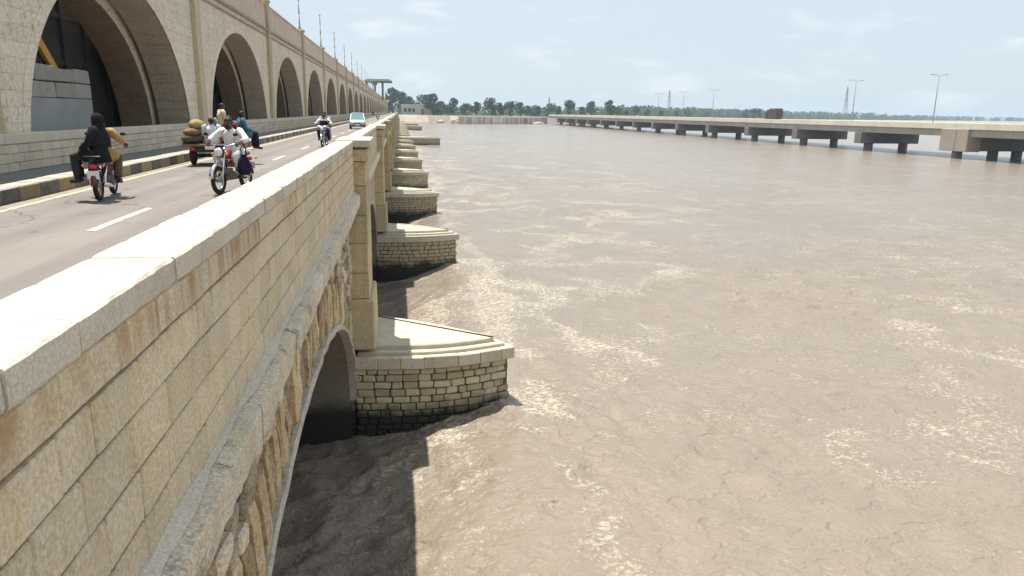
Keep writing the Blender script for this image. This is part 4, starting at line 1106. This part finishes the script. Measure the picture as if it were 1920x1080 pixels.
# ================================================================== vehicles and people
def wheel(parent, y, R=0.28, w=0.045, spokes=True, x=0.0, alloy=None):
    t = MB(); t.torus((x,y,R), (1,0,0), R-w, w, 26, 8); wh = part('wheel', t, M['black'], parent, True, False)
    m = MB(); m.torus((x,y,R), (1,0,0), R-2*w, 0.016, 26, 6); part('rim', m, M['chrome'], wh, True, False)
    m = MB(); m.tube([(x-0.055,y,R),(x+0.055,y,R)], 0.05, 10); part('hub', m, M['steelgrey'], wh, True, False)
    if spokes:
        m = MB()
        for i in range(14):
            a = 2*math.pi*i/14; s = 0.03 if i % 2 else -0.03
            m.tube([(x+s,y+math.cos(a)*0.045,R+math.sin(a)*0.045),(x,y+math.cos(a+.35)*(R-2*w),R+math.sin(a+.35)*(R-2*w))], 0.004, 4)
        part('spokes', m, M['chrome'], wh, False, False)
    return wh
def fender(parent, y, R, a0, a1, w=0.06, mat='red'):
    m = MB(); rings = []
    for i in range(9):
        a = a0 + (a1-a0)*i/8; c, s = math.cos(a), math.sin(a); q = R+0.045
        rings.append([(-w,y+c*(q-.02),R-w*0+0+s*(q-.02)-0.0), (-w*.7,y+c*(q+.012),R+s*(q+.012)), (0,y+c*(q+.022),R+s*(q+.022)), (w*.7,y+c*(q+.012),R+s*(q+.012)), (w,y+c*(q-.02),R+s*(q-.02)), (0,y+c*(q+.008),R+s*(q+.008))])
    m.loft(rings); part('mudguard', m, M[mat], parent, True, False)
def motorcycle(label, loc, rz, paint='red', front_guard='chrome', rack=True):
    t = thing('motorcycle', label, 'motorcycle', loc, rz, 'motorcycles on the bridge road')
    R = 0.285; yr, yf = -0.60, 0.62
    wheel(t, yr, R); wheel(t, yf, R)
    fender(t, yf, R, 0.15, 2.5, 0.05, front_guard); fender(t, yr, R, 0.9, 3.1, 0.055, paint)
    # fork
    for s in (-1,1):
        m = MB(); m.tube([(s*.075,yf,R),(s*.075,yf-0.10,0.60),(s*.07,yf-0.2,0.93)], [0.022,0.026,0.02], 8); part('fork', m, M['chrome'], t, True, False)
        m = MB(); m.tube([(s*.11,yr,R),(s*.13,yr+0.10,0.62)], [0.028,0.032], 8); part('shock_absorber', m, M['chrome'], t, True, False)
    m = MB(); m.tube([(-.37,.27,1.0),(-.30,.34,1.01),(-.12,.40,0.96),(.12,.40,0.96),(.30,.34,1.01),(.37,.27,1.0)], 0.012, 6); hb = part('handlebar', m, M['chrome'], t, True, False)
    for s in (-1,1):
        m = MB(); m.tube([(s*.27,.36,1.012),(s*.38,.26,1.0)], 0.019, 8); part('grip', m, M['blackpl'], hb, True, False)
        m = MB(); m.tube([(s*.25,.36,1.01),(s*.30,.40,1.15)], 0.006, 5); m.ell((s*.31,.40,1.19),(.055,.012,.035),10,6); part('mirror', m, M['blackpl'], hb, True, False)
        m = MB(); m.ell((s*.15,.50,0.80),(.03,.035,.03),8,6); part('indicator', m, M['orange'], t, True, False)
        m = MB(); m.ell((s*.16,-.82,0.66),(.028,.035,.028),8,6); part('indicator', m, M['orange'], t, True, False)
    m = MB(); m.ell((0,.50,0.84),(.105,.09,.10),14,8); hl = part('headlight', m, M['blackpl'], t, True, False)
    m = MB(); m.ell((0,.555,0.84),(.088,.05,.084),14,8); part('lens', m, M['lens'], hl, True, False)
    m = MB(); m.cbox(-.09,.09,.44,.50,.93,.99,.02); part('gauge', m, M['blackpl'], t, False, False)
    # frame
    m = MB(); m.tube([(0,.40,.92),(0,.30,.72),(0,.22,.42),(0,-.1,.34),(0,-.2,.36)],0.02,6); m.tube([(0,.36,.78),(0,-.1,.68),(0,-.62,.68)],0.022,6)
    m.tube([(0,-.2,.36),(.06,yr,R)],0.018,6); m.tube([(0,-.2,.36),(-.06,yr,R)],0.018,6); m.tube([(0,-.12,.66),(0,-.2,.36)],0.018,6)
    part('frame', m, M['blackpl'], t, True, False)
    # tank
    m = MB(); rings = []
    for f,w,h,z in ((-.02,.07,.05,.73),(.05,.115,.085,.755),(.16,.135,.105,.77),(.27,.125,.095,.775),(.36,.075,.06,.775)):
        rings.append([(math.cos(a)*w, f, z+math.sin(a)*h) for a in [i*2*math.pi/14 for i in range(14)]])
    m.loft(rings); part('fuel_tank', m, M[paint], t, True, False)
    m = MB(); rings = []
    for f,w,h,z in ((.02,.09,.03,.755),(-.1,.125,.045,.745),(-.35,.13,.05,.745),(-.6,.125,.05,.755),(-.72,.09,.04,.765)):
        rings.append([(math.cos(a)*w, f, z+math.sin(a)*h) for a in [i*2*math.pi/14 for i in range(14)]])
    m.loft(rings); part('seat', m, M['blackpl'], t, True, False)
    # engine
    m = MB(); m.cbox(-.13,.13,-.12,.16,.26,.42,.04); m.tube([(0,.12,.38),(0,.30,.44)],0.075,10)
    for i in range(5): m.cbox(-.09,.09,.15+i*.03,.16+i*.03,.33,.50,.003)
    m.tube([(.10,-.02,.33),(.17,-.02,.33)],.10,12); part('engine', m, M['steelgrey'], t, False, False)
    m = MB(); m.tube([(.05,.30,.42),(.10,.34,.30),(.13,.15,.22),(.14,-.2,.24)],.02,8); m.tube([(.14,-.18,.24),(.15,-.35,.26),(.16,-.80,.32)],[.03,.045,.042],10); part('exhaust', m, M['chrome'], t, True, False)
    for s in (-1,1):
        m = MB(); m.ell((s*.10,-.22,.58),(.03,.15,.09),10,6); part('side_panel', m, M[paint], t, True, False)
        m = MB(); m.tube([(s*.06,.0,.29),(s*.24,.0,.29)],.014,6); m.tube([(s*.20,.0,.295),(s*.30,.0,.295)],.022,6); part('footpeg', m, M['blackpl'], t, True, False)
    m = MB(); m.cbox(-.11,.11,yr-.2,yr+.3,.34,.37,.01) if False else m.cbox(-.10,-.075,-.62,-.12,.26,.38,.01); part('chain_guard', m, M['chrome'], t, False, False)
    m = MB(); m.cbox(-.06,.06,-.86,-.80,.60,.68,.015); part('tail_light', m, M['redlens'], t, False, False)
    m = MB(); m.cbox(-.10,.10,-.885,-.875,.42,.57,.003); part('number_plate', m, M['platew'], t, False, False)
    if rack:
        m = MB(); m.tube([(-.11,-.62,.80),(-.12,-.86,.83),(.12,-.86,.83),(.11,-.62,.80)],.010,6); part('rear_rack', m, M['chrome'], t, True, False)
    return t

# ---- a clothed figure: one skinned body, hair and clothes as children
def person(label, loc, rz, J, shirt, trousers, skin='skin', hair='hair', cap=None, tunic=0.34, head_yaw=0.0, shawl=None, beard=False, group=None, scale=1.0, veil=False):
    J = {k: Vector(v)*scale for k, v in J.items()}; S = scale
    names = []; vs = []; rad = []; es = []
    def V(n, p, r): names.append(n); vs.append(tuple(p)); rad.append(r*S); return len(vs)-1
    pel = V('pel', J['pel'], .13); che = V('che', J['che'], .145); nk = V('nk', J['nk'], .055); hd = V('hd', J['hd']-Vector((0,0,.06))*S, .06)
    es += [(pel,che),(che,nk),(nk,hd)]
    for s in ('l','r'):
        sh = V('sh', J['sh'+s], .07); el = V('el', J['el'+s], .047); wr = V('wr', J['wr'+s], .03)
        d = (J['wr'+s]-J['el'+s]).normalized(); pm = V('pm', J['wr'+s]+d*.07*S, .034)
        es += [(che,sh),(sh,el),(el,wr),(wr,pm)]
        hp = V('hp', J['hp'+s], .095); kn = V('kn', J['kn'+s], .065); an = V('an', J['an'+s], .042); to = V('to', J['to'+s], .036)
        es += [(pel,hp),(hp,kn),(kn,an),(an,to)]
    me = bpy.data.meshes.new('tmp'); me.from_pydata(vs, es, []); ob = bpy.data.objects.new('tmp', me); COL.objects.link(ob)
    sm = ob.modifiers.new('s', 'SKIN'); sm.use_smooth_shade = True; sm.branch_smoothing = 0.5
    for i, d in enumerate(me.skin_vertices[0].data): d.radius = (rad[i], rad[i]*(0.78 if names[i] in ('che','pel') else 1)); d.use_root = (i == 0)
    ob.modifiers.new('u', 'SUBSURF').levels = 1; ob.modifiers['u'].render_levels = 1
    bpy.context.view_layer.update()
    bm_ = bpy.data.meshes.new_from_object(ob.evaluated_get(bpy.context.evaluated_depsgraph_get()))
    mb = MB(); mb.add([tuple(v.co) for v in bm_.vertices], [tuple(p.vertices) for p in bm_.polygons])
    bpy.data.objects.remove(ob); bpy.data.meshes.remove(bm_); bpy.data.meshes.remove(me)
    # head: skull, jaw, nose, ears, eyes
    H = J['hd']; cy_, sy_ = math.cos(head_yaw), math.sin(head_yaw)
    def hp_(x, y, z): return (H.x + (x*cy_ - y*sy_)*S, H.y + (x*sy_ + y*cy_)*S, H.z + z*S)
    hm = MB()
    hm.ell((0,0,0), (.074,.092,.112), 14, 10, 0, lambda u: 1.0 - 0.16*max(0,-u[2])*(1-0.6*max(0,u[1])))
    hm.ell((0,.094,-.012), (.014,.022,.026), 6, 5)
    for s in (-1,1): hm.ell((s*.076,-.005,-.005), (.012,.022,.032), 6, 5)
    hm.ell((0,.080,-.055), (.026,.012,.007), 8, 4, 1)
    for s in (-1,1): hm.ell((s*.03,.080,.015), (.013,.009,.008), 6, 4, 1); hm.ell((s*.03,.085,.036), (.02,.008,.005), 6, 4, 1)
    o = len(mb.v); mb.v += [hp_(*p) for p in hm.v]; mb.f += [tuple(i+o for i in f) for f in hm.f]; mb.m += hm.m
    # hands: four fingers and a thumb, slightly curled
    for s in ('l','r'):
        w = J['wr'+s]; d = (w-J['el'+s]).normalized(); side = Vector((0,0,1)).cross(d)
        side = side.normalized() if side.length > .1 else Vector((1,0,0)); dn = d.cross(side)*-1
        if dn.z > 0: dn = -dn
        for i, L in enumerate((.070,.080,.075,.060)):
            b = w + d*.085*S + side*(i-1.5)*.019*S; k1 = b + d*L*.45*S + dn*.012*S; k2 = k1 + d*L*.25*S + dn*.035*S; k3 = k2 - d*.01*S + dn*.022*S
            mb.tube([b, k1, k2, k3], [.0095*S,.009*S,.008*S,.006*S], 6)
        sg = 1 if s == 'l' else -1
        b = w + d*.035*S + side*sg*.028*S; mb.tube([b, b+side*sg*.03*S+d*.02*S+dn*.012*S, b+side*sg*.034*S+d*.05*S+dn*.024*S], [.012*S,.0105*S,.008*S], 6)
    body = part('person', mb, [M[skin], M['hair']], None, True); body.location = loc; body.rotation_euler = (0,0,rz)
    tag(body, label, 'person', group)
    # shoes
    for s in ('l','r'):
        m = MB(); a, b = J['an'+s], J['to'+s]; m.tube([a+(a-b)*.25+Vector((0,0,-.02*S)), a*.5+b*.5+Vector((0,0,-.012*S)), b+(b-a)*.12], [.042*S,.046*S,.034*S], 8); part('shoe', m, M['blackpl'], body, True, False)
    # trousers
    m = MB()
    for s in ('l','r'): m.tube([J['pel']*.4+J['hp'+s]*.6, J['hp'+s]*.5+J['kn'+s]*.5+Vector((0,0,.005)), J['kn'+s], J['kn'+s]*.45+J['an'+s]*.55, J['an'+s]+Vector((0,0,.02))], [.12*S,.108*S,.088*S,.078*S,.07*S], 10)
    part('trousers', m, M[trousers], body, True, False)
    # shirt: trunk, sleeves and skirt
    m = MB(); up = (J['nk']-J['pel']).normalized(); rt = (J['shr']-J['shl']).normalized(); fr = up.cross(rt); 
    def ring(c, a, b, n=16, wob=0.0): return [c + rt*(math.cos(q)*a*(1+wob*math.sin(q*5))) + fr*(math.sin(q)*b*(1+wob*math.cos(q*4))) for q in [i*2*math.pi/n for i in range(n)]]
    sw = (J['shr']-J['shl']).length/2; low = J['pel'] - up*.10*S
    rings = [ring(low - up*tunic*.2*S, .215*S, .17*S, 16, .06), ring(J['pel'], .185*S, .14*S, 16, .04), ring(J['pel']*.5+J['che']*.5, .17*S, .125*S, 16, .03), ring(J['che'], sw*.98, .135*S), ring(J['che']*.45+J['nk']*.55, sw*1.0, .115*S), ring(J['nk']-up*.035*S, .10*S, .085*S), ring(J['nk']+up*.012*S, .062*S, .062*S)]
    m.loft(rings)
    for s in ('l','r'):
        m.tube([J['sh'+s]*.8+J['nk']*.2, J['sh'+s], J['sh'+s]*.5+J['el'+s]*.5, J['el'+s], J['el'+s]*.15+J['wr'+s]*.85], [.075*S,.085*S,.072*S,.066*S,.056*S], 10)
        # skirt panels lying over the thighs
        k = J['hp'+s]*.35+J['kn'+s]*.65
        m.tube([J['pel']*.5+J['hp'+s]*.5, J['hp'+s]*.6+J['kn'+s]*.4+Vector((0,0,.02)), k+Vector((0,0,.0))], [.135*S,.13*S,.118*S], 10)
    part('shirt', m, M[shirt], body, True, False)
    # hair
    if not veil:
        hm = MB(); hm.ell((0,-.012,.022), (.083,.098,.104), 14, 10, 0, lambda u: 1.0 if (u[2] > 0.05 or u[1] < -0.1) else 0.80)
        hm.v = [hp_(*p) for p in hm.v]; part('hair', hm, M[hair], body, True, False)
    if beard:
        hm = MB(); hm.ell((0,.03,-.085), (.058,.062,.05), 12, 8); hm.v = [hp_(*p) for p in hm.v]; part('beard', hm, M['hair'], body, True, False)
    if cap:
        hm = MB(); hm.ell((0,-.008,.062), (.088,.104,.07), 14, 8); hm.v = [hp_(*p) for p in hm.v]; part('cap', hm, M[cap], body, True, False)
    if veil:
        hm = MB(); hm.ell((0,-.015,.005), (.098,.112,.13), 14, 10, 0, lambda u: 0.72 if (u[1] > .75 and abs(u[2]) < .4) else 1.0); hm.v = [hp_(*p) for p in hm.v]
        hm.loft([[Vector(hp_(math.cos(q)*a, math.sin(q)*b-.01, z)) for q in [i*2*math.pi/14 for i in range(14)]] for a,b,z in ((.09,.10,-.05),(.12,.12,-.14),(.20,.15,-.24),(.235,.17,-.36),(.22,.17,-.48))])
        part('head_scarf', hm, M[veil], body, True, False)
    if shawl:
        m = MB(); rings = [ring(J['pel']+up*.04*S, .20*S, .155*S, 16, .05), ring(J['che'], sw*1.02, .15*S), ring(J['che']*.45+J['nk']*.55, sw*.98, .13*S), ring(J['nk']-up*.05*S, .11*S, .10*S)]
        m.loft(rings); part('waistcoat', m, M[shawl], body, True, False)
    return body

RIDE = dict(pel=(0,-.16,.86), che=(0,-.07,1.13), nk=(0,-.02,1.29), hd=(0,.03,1.405), shl=(-.185,-.05,1.245), shr=(.185,-.05,1.245), ell=(-.31,.10,1.09), elr=(.31,.10,1.09), wrl=(-.335,.235,1.035), wrr=(.335,.235,1.035),
            hpl=(-.10,-.14,.84), hpr=(.10,-.14,.84), knl=(-.215,.24,.76), knr=(.215,.24,.76), anl=(-.22,.03,.37), anr=(.22,.03,.37), tol=(-.23,.19,.32), tor=(.23,.19,.32))
def pose(base, **k): d = dict(base); d.update(k); return d
SIDE = dict(pel=(0,-.56,.87), che=(-.03,-.55,1.17), nk=(-.02,-.54,1.34), hd=(-.02,-.52,1.46), shl=(-.05,-.73,1.29), shr=(-.05,-.36,1.29), ell=(-.14,-.80,1.06), elr=(-.16,-.30,1.07), wrl=(-.30,-.70,.92), wrr=(-.33,-.42,.92),
            hpl=(-.06,-.65,.85), hpr=(-.06,-.47,.85), knl=(-.43,-.62,.80), knr=(-.43,-.46,.80), anl=(-.40,-.60,.40), anr=(-.40,-.45,.40), tol=(-.53,-.60,.36), tor=(-.53,-.45,.36))
SIT = dict(pel=(0,0,.10), che=(0,-.02,.42), nk=(0,.02,.60), hd=(0,.05,.72), shl=(-.185,0,.55), shr=(.185,0,.55), ell=(-.26,.05,.30), elr=(.26,.05,.30), wrl=(-.17,.26,.22), wrr=(.17,.26,.22),
           hpl=(-.10,.03,.08), hpr=(.10,.03,.08), knl=(-.16,.42,.12), knr=(.16,.42,.12), anl=(-.16,.44,-.32), anr=(.16,.44,-.32), tol=(-.17,.58,-.36), tor=(.17,.58,-.36))
STAND = dict(pel=(0,0,.93), che=(0,0,1.25), nk=(0,.01,1.45), hd=(0,.03,1.58), shl=(-.19,0,1.40), shr=(.19,0,1.40), ell=(-.25,-.02,1.12), elr=(.25,-.02,1.12), wrl=(-.25,.06,.88), wrr=(.25,.06,.88),
             hpl=(-.10,0,.90), hpr=(.10,0,.90), knl=(-.11,.04,.50), knr=(.11,-.03,.50), anl=(-.11,.02,.08), anr=(.11,-.08,.08), tol=(-.12,.16,.03), tor=(.12,.06,.03))
PG = 'people on the bridge road'
# --- motorcycle going away by the kerb, with driver and side-saddle passenger
L1 = (-5.62, 15.35, 0.004); R1 = math.radians(8)
motorcycle('red motorcycle riding away beside the painted kerb, carrying two people', L1, R1, 'maroon', 'maroon')
person('driver in a mustard yellow shirt on the motorcycle beside the kerb', L1, R1, pose(RIDE, pel=(.0,-.04,.86), che=(.0,.05,1.11), nk=(-.01,.09,1.26), hd=(-.02,.13,1.37), shl=(-.14,.06,1.22), ell=(-.17,.16,1.04), wrl=(-.30,.25,1.03)), 'cyellow', 'cbrown', 'skin', group=PG)
person('passenger wrapped in black riding side-saddle on the motorcycle beside the kerb', L1, R1, {k:(v[0]+.09,v[1]+.02,v[2]) for k,v in SIDE.items()}, 'cblack', 'ccharcoal', 'skin2', veil='cblack', scale=1.0, head_yaw=math.radians(70), group=PG)
# --- rider in white coming toward the camera
L2 = (-3.50, 16.45, 0.004); R2 = math.radians(166)
motorcycle('red motorcycle with chrome front mudguard coming on just behind the parapet', L2, R2, 'red', 'chrome')
person('bearded rider in loose white clothes coming on behind the parapet', L2, R2, pose(RIDE, ell=(-.38,.06,1.08), elr=(.38,.06,1.08)), 'cwhite', 'cwhite', 'skin2', beard=True, group=PG)
m = MB(); rings = []
for z, a, b in ((0,.07,.05),(.05,.13,.075),(.16,.145,.08),(.30,.11,.06),(.42,.04,.025)): rings.append([(math.cos(q)*a, math.sin(q)*b, z) for q in [i*2*math.pi/12 for i in range(12)]])
m.loft(rings); bagm = m; bag = thing('hanging_bag', 'dark navy bag hanging from the handlebar of the rider in white', 'bag', (-3.19, 16.13, 0.37), 0.3)
part('sack_body', m, M['cnavy'], bag, True, False)
m = MB(); m.tube([(-.05,0,.36),(-.045,0,.55),(0,0,.645),(.045,0,.55),(.05,0,.36)], .012, 6); part('strap', m, M['cnavy'], bag, True, False)
# --- far pair coming on
L3 = (-3.58, 37.2, 0.004); R3 = math.radians(176)
motorcycle('dark motorcycle with two riders farther along the road', L3, R3, 'navy', 'chrome')
person('rider in a navy waistcoat over white sleeves farther along the road', L3, R3, pose(RIDE, ell=(-.36,.06,1.08), elr=(.36,.06,1.08)), 'cwhite', 'cnavy', 'skin2', shawl='cnavy', group=PG)
person('pillion passenger whose head rises behind the navy waistcoat', L3, R3, {k: (v[0]*(.8 if k[:2] in ('el','wr') else 1), v[1]-.36-(.12 if k[:2] == 'wr' else 0), v[2]+(.10 if k[:2] not in ('kn','an','to') else .02)-(.12 if k[:2] == 'wr' else 0)) for k, v in RIDE.items()}, 'cgrey', 'cgrey', 'skin2', group=PG)

# --- loader tricycle piled with sacks and people
LT = (-5.65, 24.4, 0.004)
t = thing('loader_tricycle', 'loaded cargo tricycle going away along the kerb with sacks and people', 'tricycle', LT, math.radians(2))
for x in (-.62, .62): wheel(t, -.15, .29, .07, False, x)
wheel(t, 1.75, .28, .05, True)
m = MB(); m.cbox(-.78,.78,-.75,1.1,.58,.66,.02); bed = part('cargo_bed', m, M['wood'], t, False, False)
for x in (-.78, .74):
    m = MB(); m.cbox(x,x+.04,-.75,1.1,.66,.86,.01); part('side_board', m, M['wood'], bed, False, False)
m = MB(); m.cbox(-.5,.5,-.6,1.0,.42,.58,.02); m.tube([(-.62,-.15,.29),(.62,-.15,.29)],.05,8); m.tube([(0,.9,.5),(0,1.5,.45),(0,1.6,.8),(0,1.68,.95)],.035,8); part('chassis', m, M['blackpl'], t, False, False)
for s in (-1,1):
    m = MB(); m.tube([(s*.07,1.75,.28),(s*.07,1.6,.95)],.025,8); part('fork', m, M['chrome'], t, True, False)
    m = MB(); m.cbox(s*.5-.06,s*.5+.06,-.79,-.74,.46,.56,.015); part('tail_light', m, M['redlens'], t, False, False)
    m = MB(); m.cbox(s*.62-.11,s*.62+.11,-.47,.17,.60,.615,.004); part('mudguard', m, M['blackpl'], t, False, False)
m = MB(); m.tube([(-.36,1.42,1.02),(-.1,1.6,1.0),(.1,1.6,1.0),(.36,1.42,1.02)],.014,6); part('handlebar', m, M['chrome'], t, True, False)
m = MB(); m.ell((0,1.22,.80),(.16,.25,.06),12,6); part('seat', m, M['blackpl'], t, True, False)
m = MB(); m.ell((0,1.48,.78),(.12,.2,.11),12,8); part('fuel_tank', m, M['red'], t, True, False)
m = MB(); m.ell((0,1.8,.85),(.1,.09,.1),12,8); part('headlight', m, M['chrome'], t, True, False)
m = MB(); m.cbox(-.14,.14,-.775,-.765,.50,.60,.004); part('number_plate', m, M['platew'], t, False, False)
def sack(x, y, z, rx, ry, rz_, mat, lb, tilt=0.0):
    m = MB(); rr_ = random.Random(int(abs(x*100+z*37))); ph = [rr_.uniform(0,6.28) for _ in range(4)]
    def fn(u): 
        an = math.atan2(u[1],u[0]); return 0.92 + 0.07*math.sin(3*an+ph[0]) + 0.05*math.sin(5*an+ph[1]+u[2]*3) + 0.10*(abs(u[0])**3+abs(u[1])**3)
    m.ell((0,0,rz_), (rx,ry,rz_), 18, 10, 0, fn)
    m.tube([(rx*.92,0,rz_),(rx*1.08,0,rz_*1.05),(rx*1.22,0,rz_*1.3)],[.07,.03,.06],8)
    o = part('cargo_sack', m, M[mat], None, True); o.location = (x,y,z); o.rotation_euler = (0, tilt, 1.3+x); tag(o, lb, 'sack', 'sacks on the cargo tricycle')
sack(-6.18, 23.95, .66, .38, .30, .15, 'sackdark', 'dark brown sack lying lowest at the kerb side of the cargo tricycle')
sack(-6.16, 24.0, .88, .34, .28, .13, 'sackbrown', 'brown jute sack lying on the lowest sack of the cargo tricycle')
sack(-6.08, 24.12, 1.05, .27, .22, .17, 'sackyellow', 'yellow jute sack on top of the pile on the cargo tricycle')
sack(-6.30, 24.75, .66, .36, .26, .17, 'sackbrown', 'brown sack lying ahead of the sack pile on the cargo tricycle')
sack(-5.45, 24.9, .66, .42, .32, .26, 'sackdark', 'big dark sack in the middle of the cargo tricycle under the boy')
person('man in a pale shirt and olive cap sitting at the tail of the cargo tricycle', (-5.62, 23.98, .62), math.radians(8), pose(SIT, knl=(-.30,.30,.22), knr=(.30,.30,.22), anl=(-.32,.10,.08), anr=(.32,.10,.08), tol=(-.34,.24,.05), tor=(.34,.24,.05), wrl=(-.22,.26,.34), wrr=(.22,.26,.34)), 'cpale', 'cpale', 'skin2', cap='cgreen', group=PG)
person('boy in cream clothes sitting highest on the sacks of the cargo tricycle', (-5.52, 24.95, 1.13), math.radians(-60), pose(SIT, anl=(-.16,.34,-.22), anr=(.16,.34,-.22)), 'ccream', 'cpink', 'skin2', group=PG, scale=.88)
person('passenger in dark red sitting in the middle of the cargo tricycle', (-5.15, 24.35, .70), math.radians(160), pose(SIT, anl=(-.16,.34,-.0), anr=(.16,.34,-.0)), 'cred', 'cpink', 'skin2', hair='hair', group=PG, scale=.95)
person('passenger in a teal blue shirt sitting at the road side of the cargo tricycle', (-4.90, 24.75, .84), math.radians(-60), SIT, 'cblue', 'cnavy', 'skin2', group=PG, scale=.95)
person('driver of the cargo tricycle in grey, half hidden by the passengers', (-5.66, 25.55, .80), math.radians(2), pose(SIT, wrl=(-.30,.30,.30), wrr=(.30,.30,.30), knl=(-.25,.32,.06), knr=(.25,.32,.06)), 'cgrey', 'cgrey', 'skin2', group=PG)

# --- small hatchback coming on
def hatchback(label, loc, rz, paint='cyan', s=1.0, simple=False):
    t = thing('car', label, 'car', loc, rz)
    st = [(-1.72,.34,.78,.56,.60),(-1.66,.24,.86,.66,.70),(-1.2,.20,.90,.74,.71),(-.4,.20,.92,.74,.72),(.5,.20,.90,.73,.72),(1.1,.20,.84,.70,.70),(1.55,.24,.74,.66,.66),(1.72,.32,.62,.52,.58)]
    m = MB(); rings = []
    for y,z0,z1,w1,w0 in st:
        rings.append([(-w0*.9,y,z0),(w0*.9,y,z0),(w0,y,z0+.12),(w0,y,(z0+z1)/2),(w1,y,z1-.05),(w1*.85,y,z1),(-w1*.85,y,z1),(-w1,y,z1-.05),(-w0,y,(z0+z1)/2),(-w0,y,z0+.12)])
    m.loft(rings); body = part('body', m, M[paint], t, True, False)
    gl = [(-1.62,.86,.66),(-1.30,1.38,.56),(-.2,1.46,.56),(.30,1.40,.55),(1.0,.86,.66)]
    m = MB(); rings = []
    for y,z,w in gl: rings.append([(-.66,y,.82),(.66,y,.82),(w,y,max(z,.84)),(-w,y,max(z,.84))])
    m.loft(rings); part('window_band', m, M['glass'], t, False, False)
    m = MB(); m.cbox(-.55,.55,-1.30,.30,1.40,1.49,.04)
    for sx_ in (-1,1):
        for p, q in (((.66,1.0,.85),(.56,.30,1.42)),((.66,-.35,.88),(.57,-.35,1.44)),((.66,-1.60,.86),(.57,-1.28,1.42))): m.tube([(sx_*p[0],p[1],p[2]),(sx_*q[0],q[1],q[2])], .035, 6)
    part('roof', m, M[paint], t, False, False)
    for x in (-.66,.66):
        for y in (-1.1,1.12):
            w = MB(); w.tube([(x-.08,y,.27),(x+.08,y,.27)], .27, 18); wh = part('wheel', w, M['black'], t, False, False)
            w = MB(); w.tube([(x-.085,y,.27),(x+.085,y,.27)], .16, 12); part('hub_cap', w, M['chrome'], wh, False, False)
    for x in (-.5,.5):
        m = MB(); m.ell((x,1.66,.62),(.13,.06,.075),10,6); part('headlight', m, M['lens'], t, True, False)
        m = MB(); m.cbox(x-.1,x+.1,-1.74,-1.68,.60,.76,.02); part('tail_light', m, M['redlens'], t, False, False)
        m = MB(); m.cbox(x*1.56-.07,x*1.56+.07,.68,.76,.88,.98,.02); part('mirror', m, M['blackpl'], t, False, False)
    m = MB(); m.cbox(-.34,.34,1.68,1.75,.52,.62,.02); part('grille', m, M['blackpl'], t, False, False)
    m = MB(); m.cbox(-.66,.66,1.66,1.80,.30,.44,.04); m.cbox(-.66,.66,-1.80,-1.66,.32,.46,.04); part('bumper', m, M['navy'], t, False, False)
    m = MB(); m.cbox(-.22,.22,1.80,1.81,.33,.43,.003); part('number_plate', m, M['platew'], t, False, False)
    t.scale = (s,s,s); return t
hatchback('pale blue hatchback coming along the bridge road', (-3.98, 74.4, 0.004), math.radians(182))
a = hatchback('white car on the far part of the concrete bridge', (121.2, 378, -0.055), 0.0, 'carwhite')
a = hatchback('tiny white car at the far end of the concrete bridge', (121.2, 552, -0.055), 0.0, 'carwhite')
# --- truck on the concrete bridge
t = thing('truck', 'dark brown truck on the concrete bridge', 'truck', (121.6, 235, -0.055), math.radians(0))
m = MB(); m.cbox(-1.2,1.2,-4.2,1.3,1.1,4.0,.08); m.cbox(-1.1,1.1,-3.9,.8,4.0,4.3,.1); part('cargo_box', m, M['truckbrown'], t, False, False)
m = MB(); m.cbox(-1.15,1.15,1.7,3.9,.9,3.3,.18); m.cbox(-1.1,1.1,1.7,2.8,3.3,3.9,.15); cabp = part('cab', m, M['truckbrown'], t, False, False)
m = MB(); m.box(-1.0,1.0,3.9,3.93,2.0,3.0); part('windscreen', m, M['glass'], cabp, False, False)
m = MB(); m.cbox(-.5,.5,-4.1,3.8,.75,1.1,.03); part('chassis', m, M['blackpl'], t, False, False)
for x in (-1.0,1.0):
    for y in (-3.0,-1.9,2.7):
        m = MB(); m.tube([(x-.15,y,.5),(x+.15,y,.5)], .5, 16); part('wheel', m, M['black'], t, False, False)
# --- people and a bike far down the road
person('person in dark clothes walking on the footway, the farther of two', (-8.6, 256, .08), math.radians(180), STAND, 'cblack', 'cblack', 'skin2', group='people walking far down the footway')
person('person in dark clothes walking on the footway, the nearer of two', (-8.6, 176, .08), 0.0, STAND, 'ccharcoal', 'cbrown', 'skin2', group='people walking far down the footway')
L4 = (-3.9, 142, 0.004)
motorcycle('motorcycle with a lone rider far down the road beyond the car', L4, math.radians(180), 'navy', 'chrome', False)
person('lone rider in grey far down the road beyond the car', L4, math.radians(180), RIDE, 'cgrey', 'cgrey', 'skin2', group=PG)

# ================================================================== air
mb = MB(); mb.box(-3200, 11200, -320, 14500, -12.0, 62.0)
hz = part('haze', mb, []) if False else link('haze', mesh_of('haze', mb, []))
hm = bpy.data.materials.new('haze_air'); hm.use_nodes = True; ht = hm.node_tree; ht.nodes.clear()
ho = ht.nodes.new('ShaderNodeOutputMaterial'); hv = ht.nodes.new('ShaderNodeVolumePrincipled')
hv.inputs['Color'].default_value = (0.72, 0.88, 1.0, 1); hv.inputs['Density'].default_value = 0.0002; hv.inputs['Anisotropy'].default_value = 0.2
ht.links.new(hv.outputs[0], ho.inputs['Volume']); hz.data.materials.append(hm)
tag(hz, 'pale summer haze filling the air over the river', 'haze', None, 'stuff')
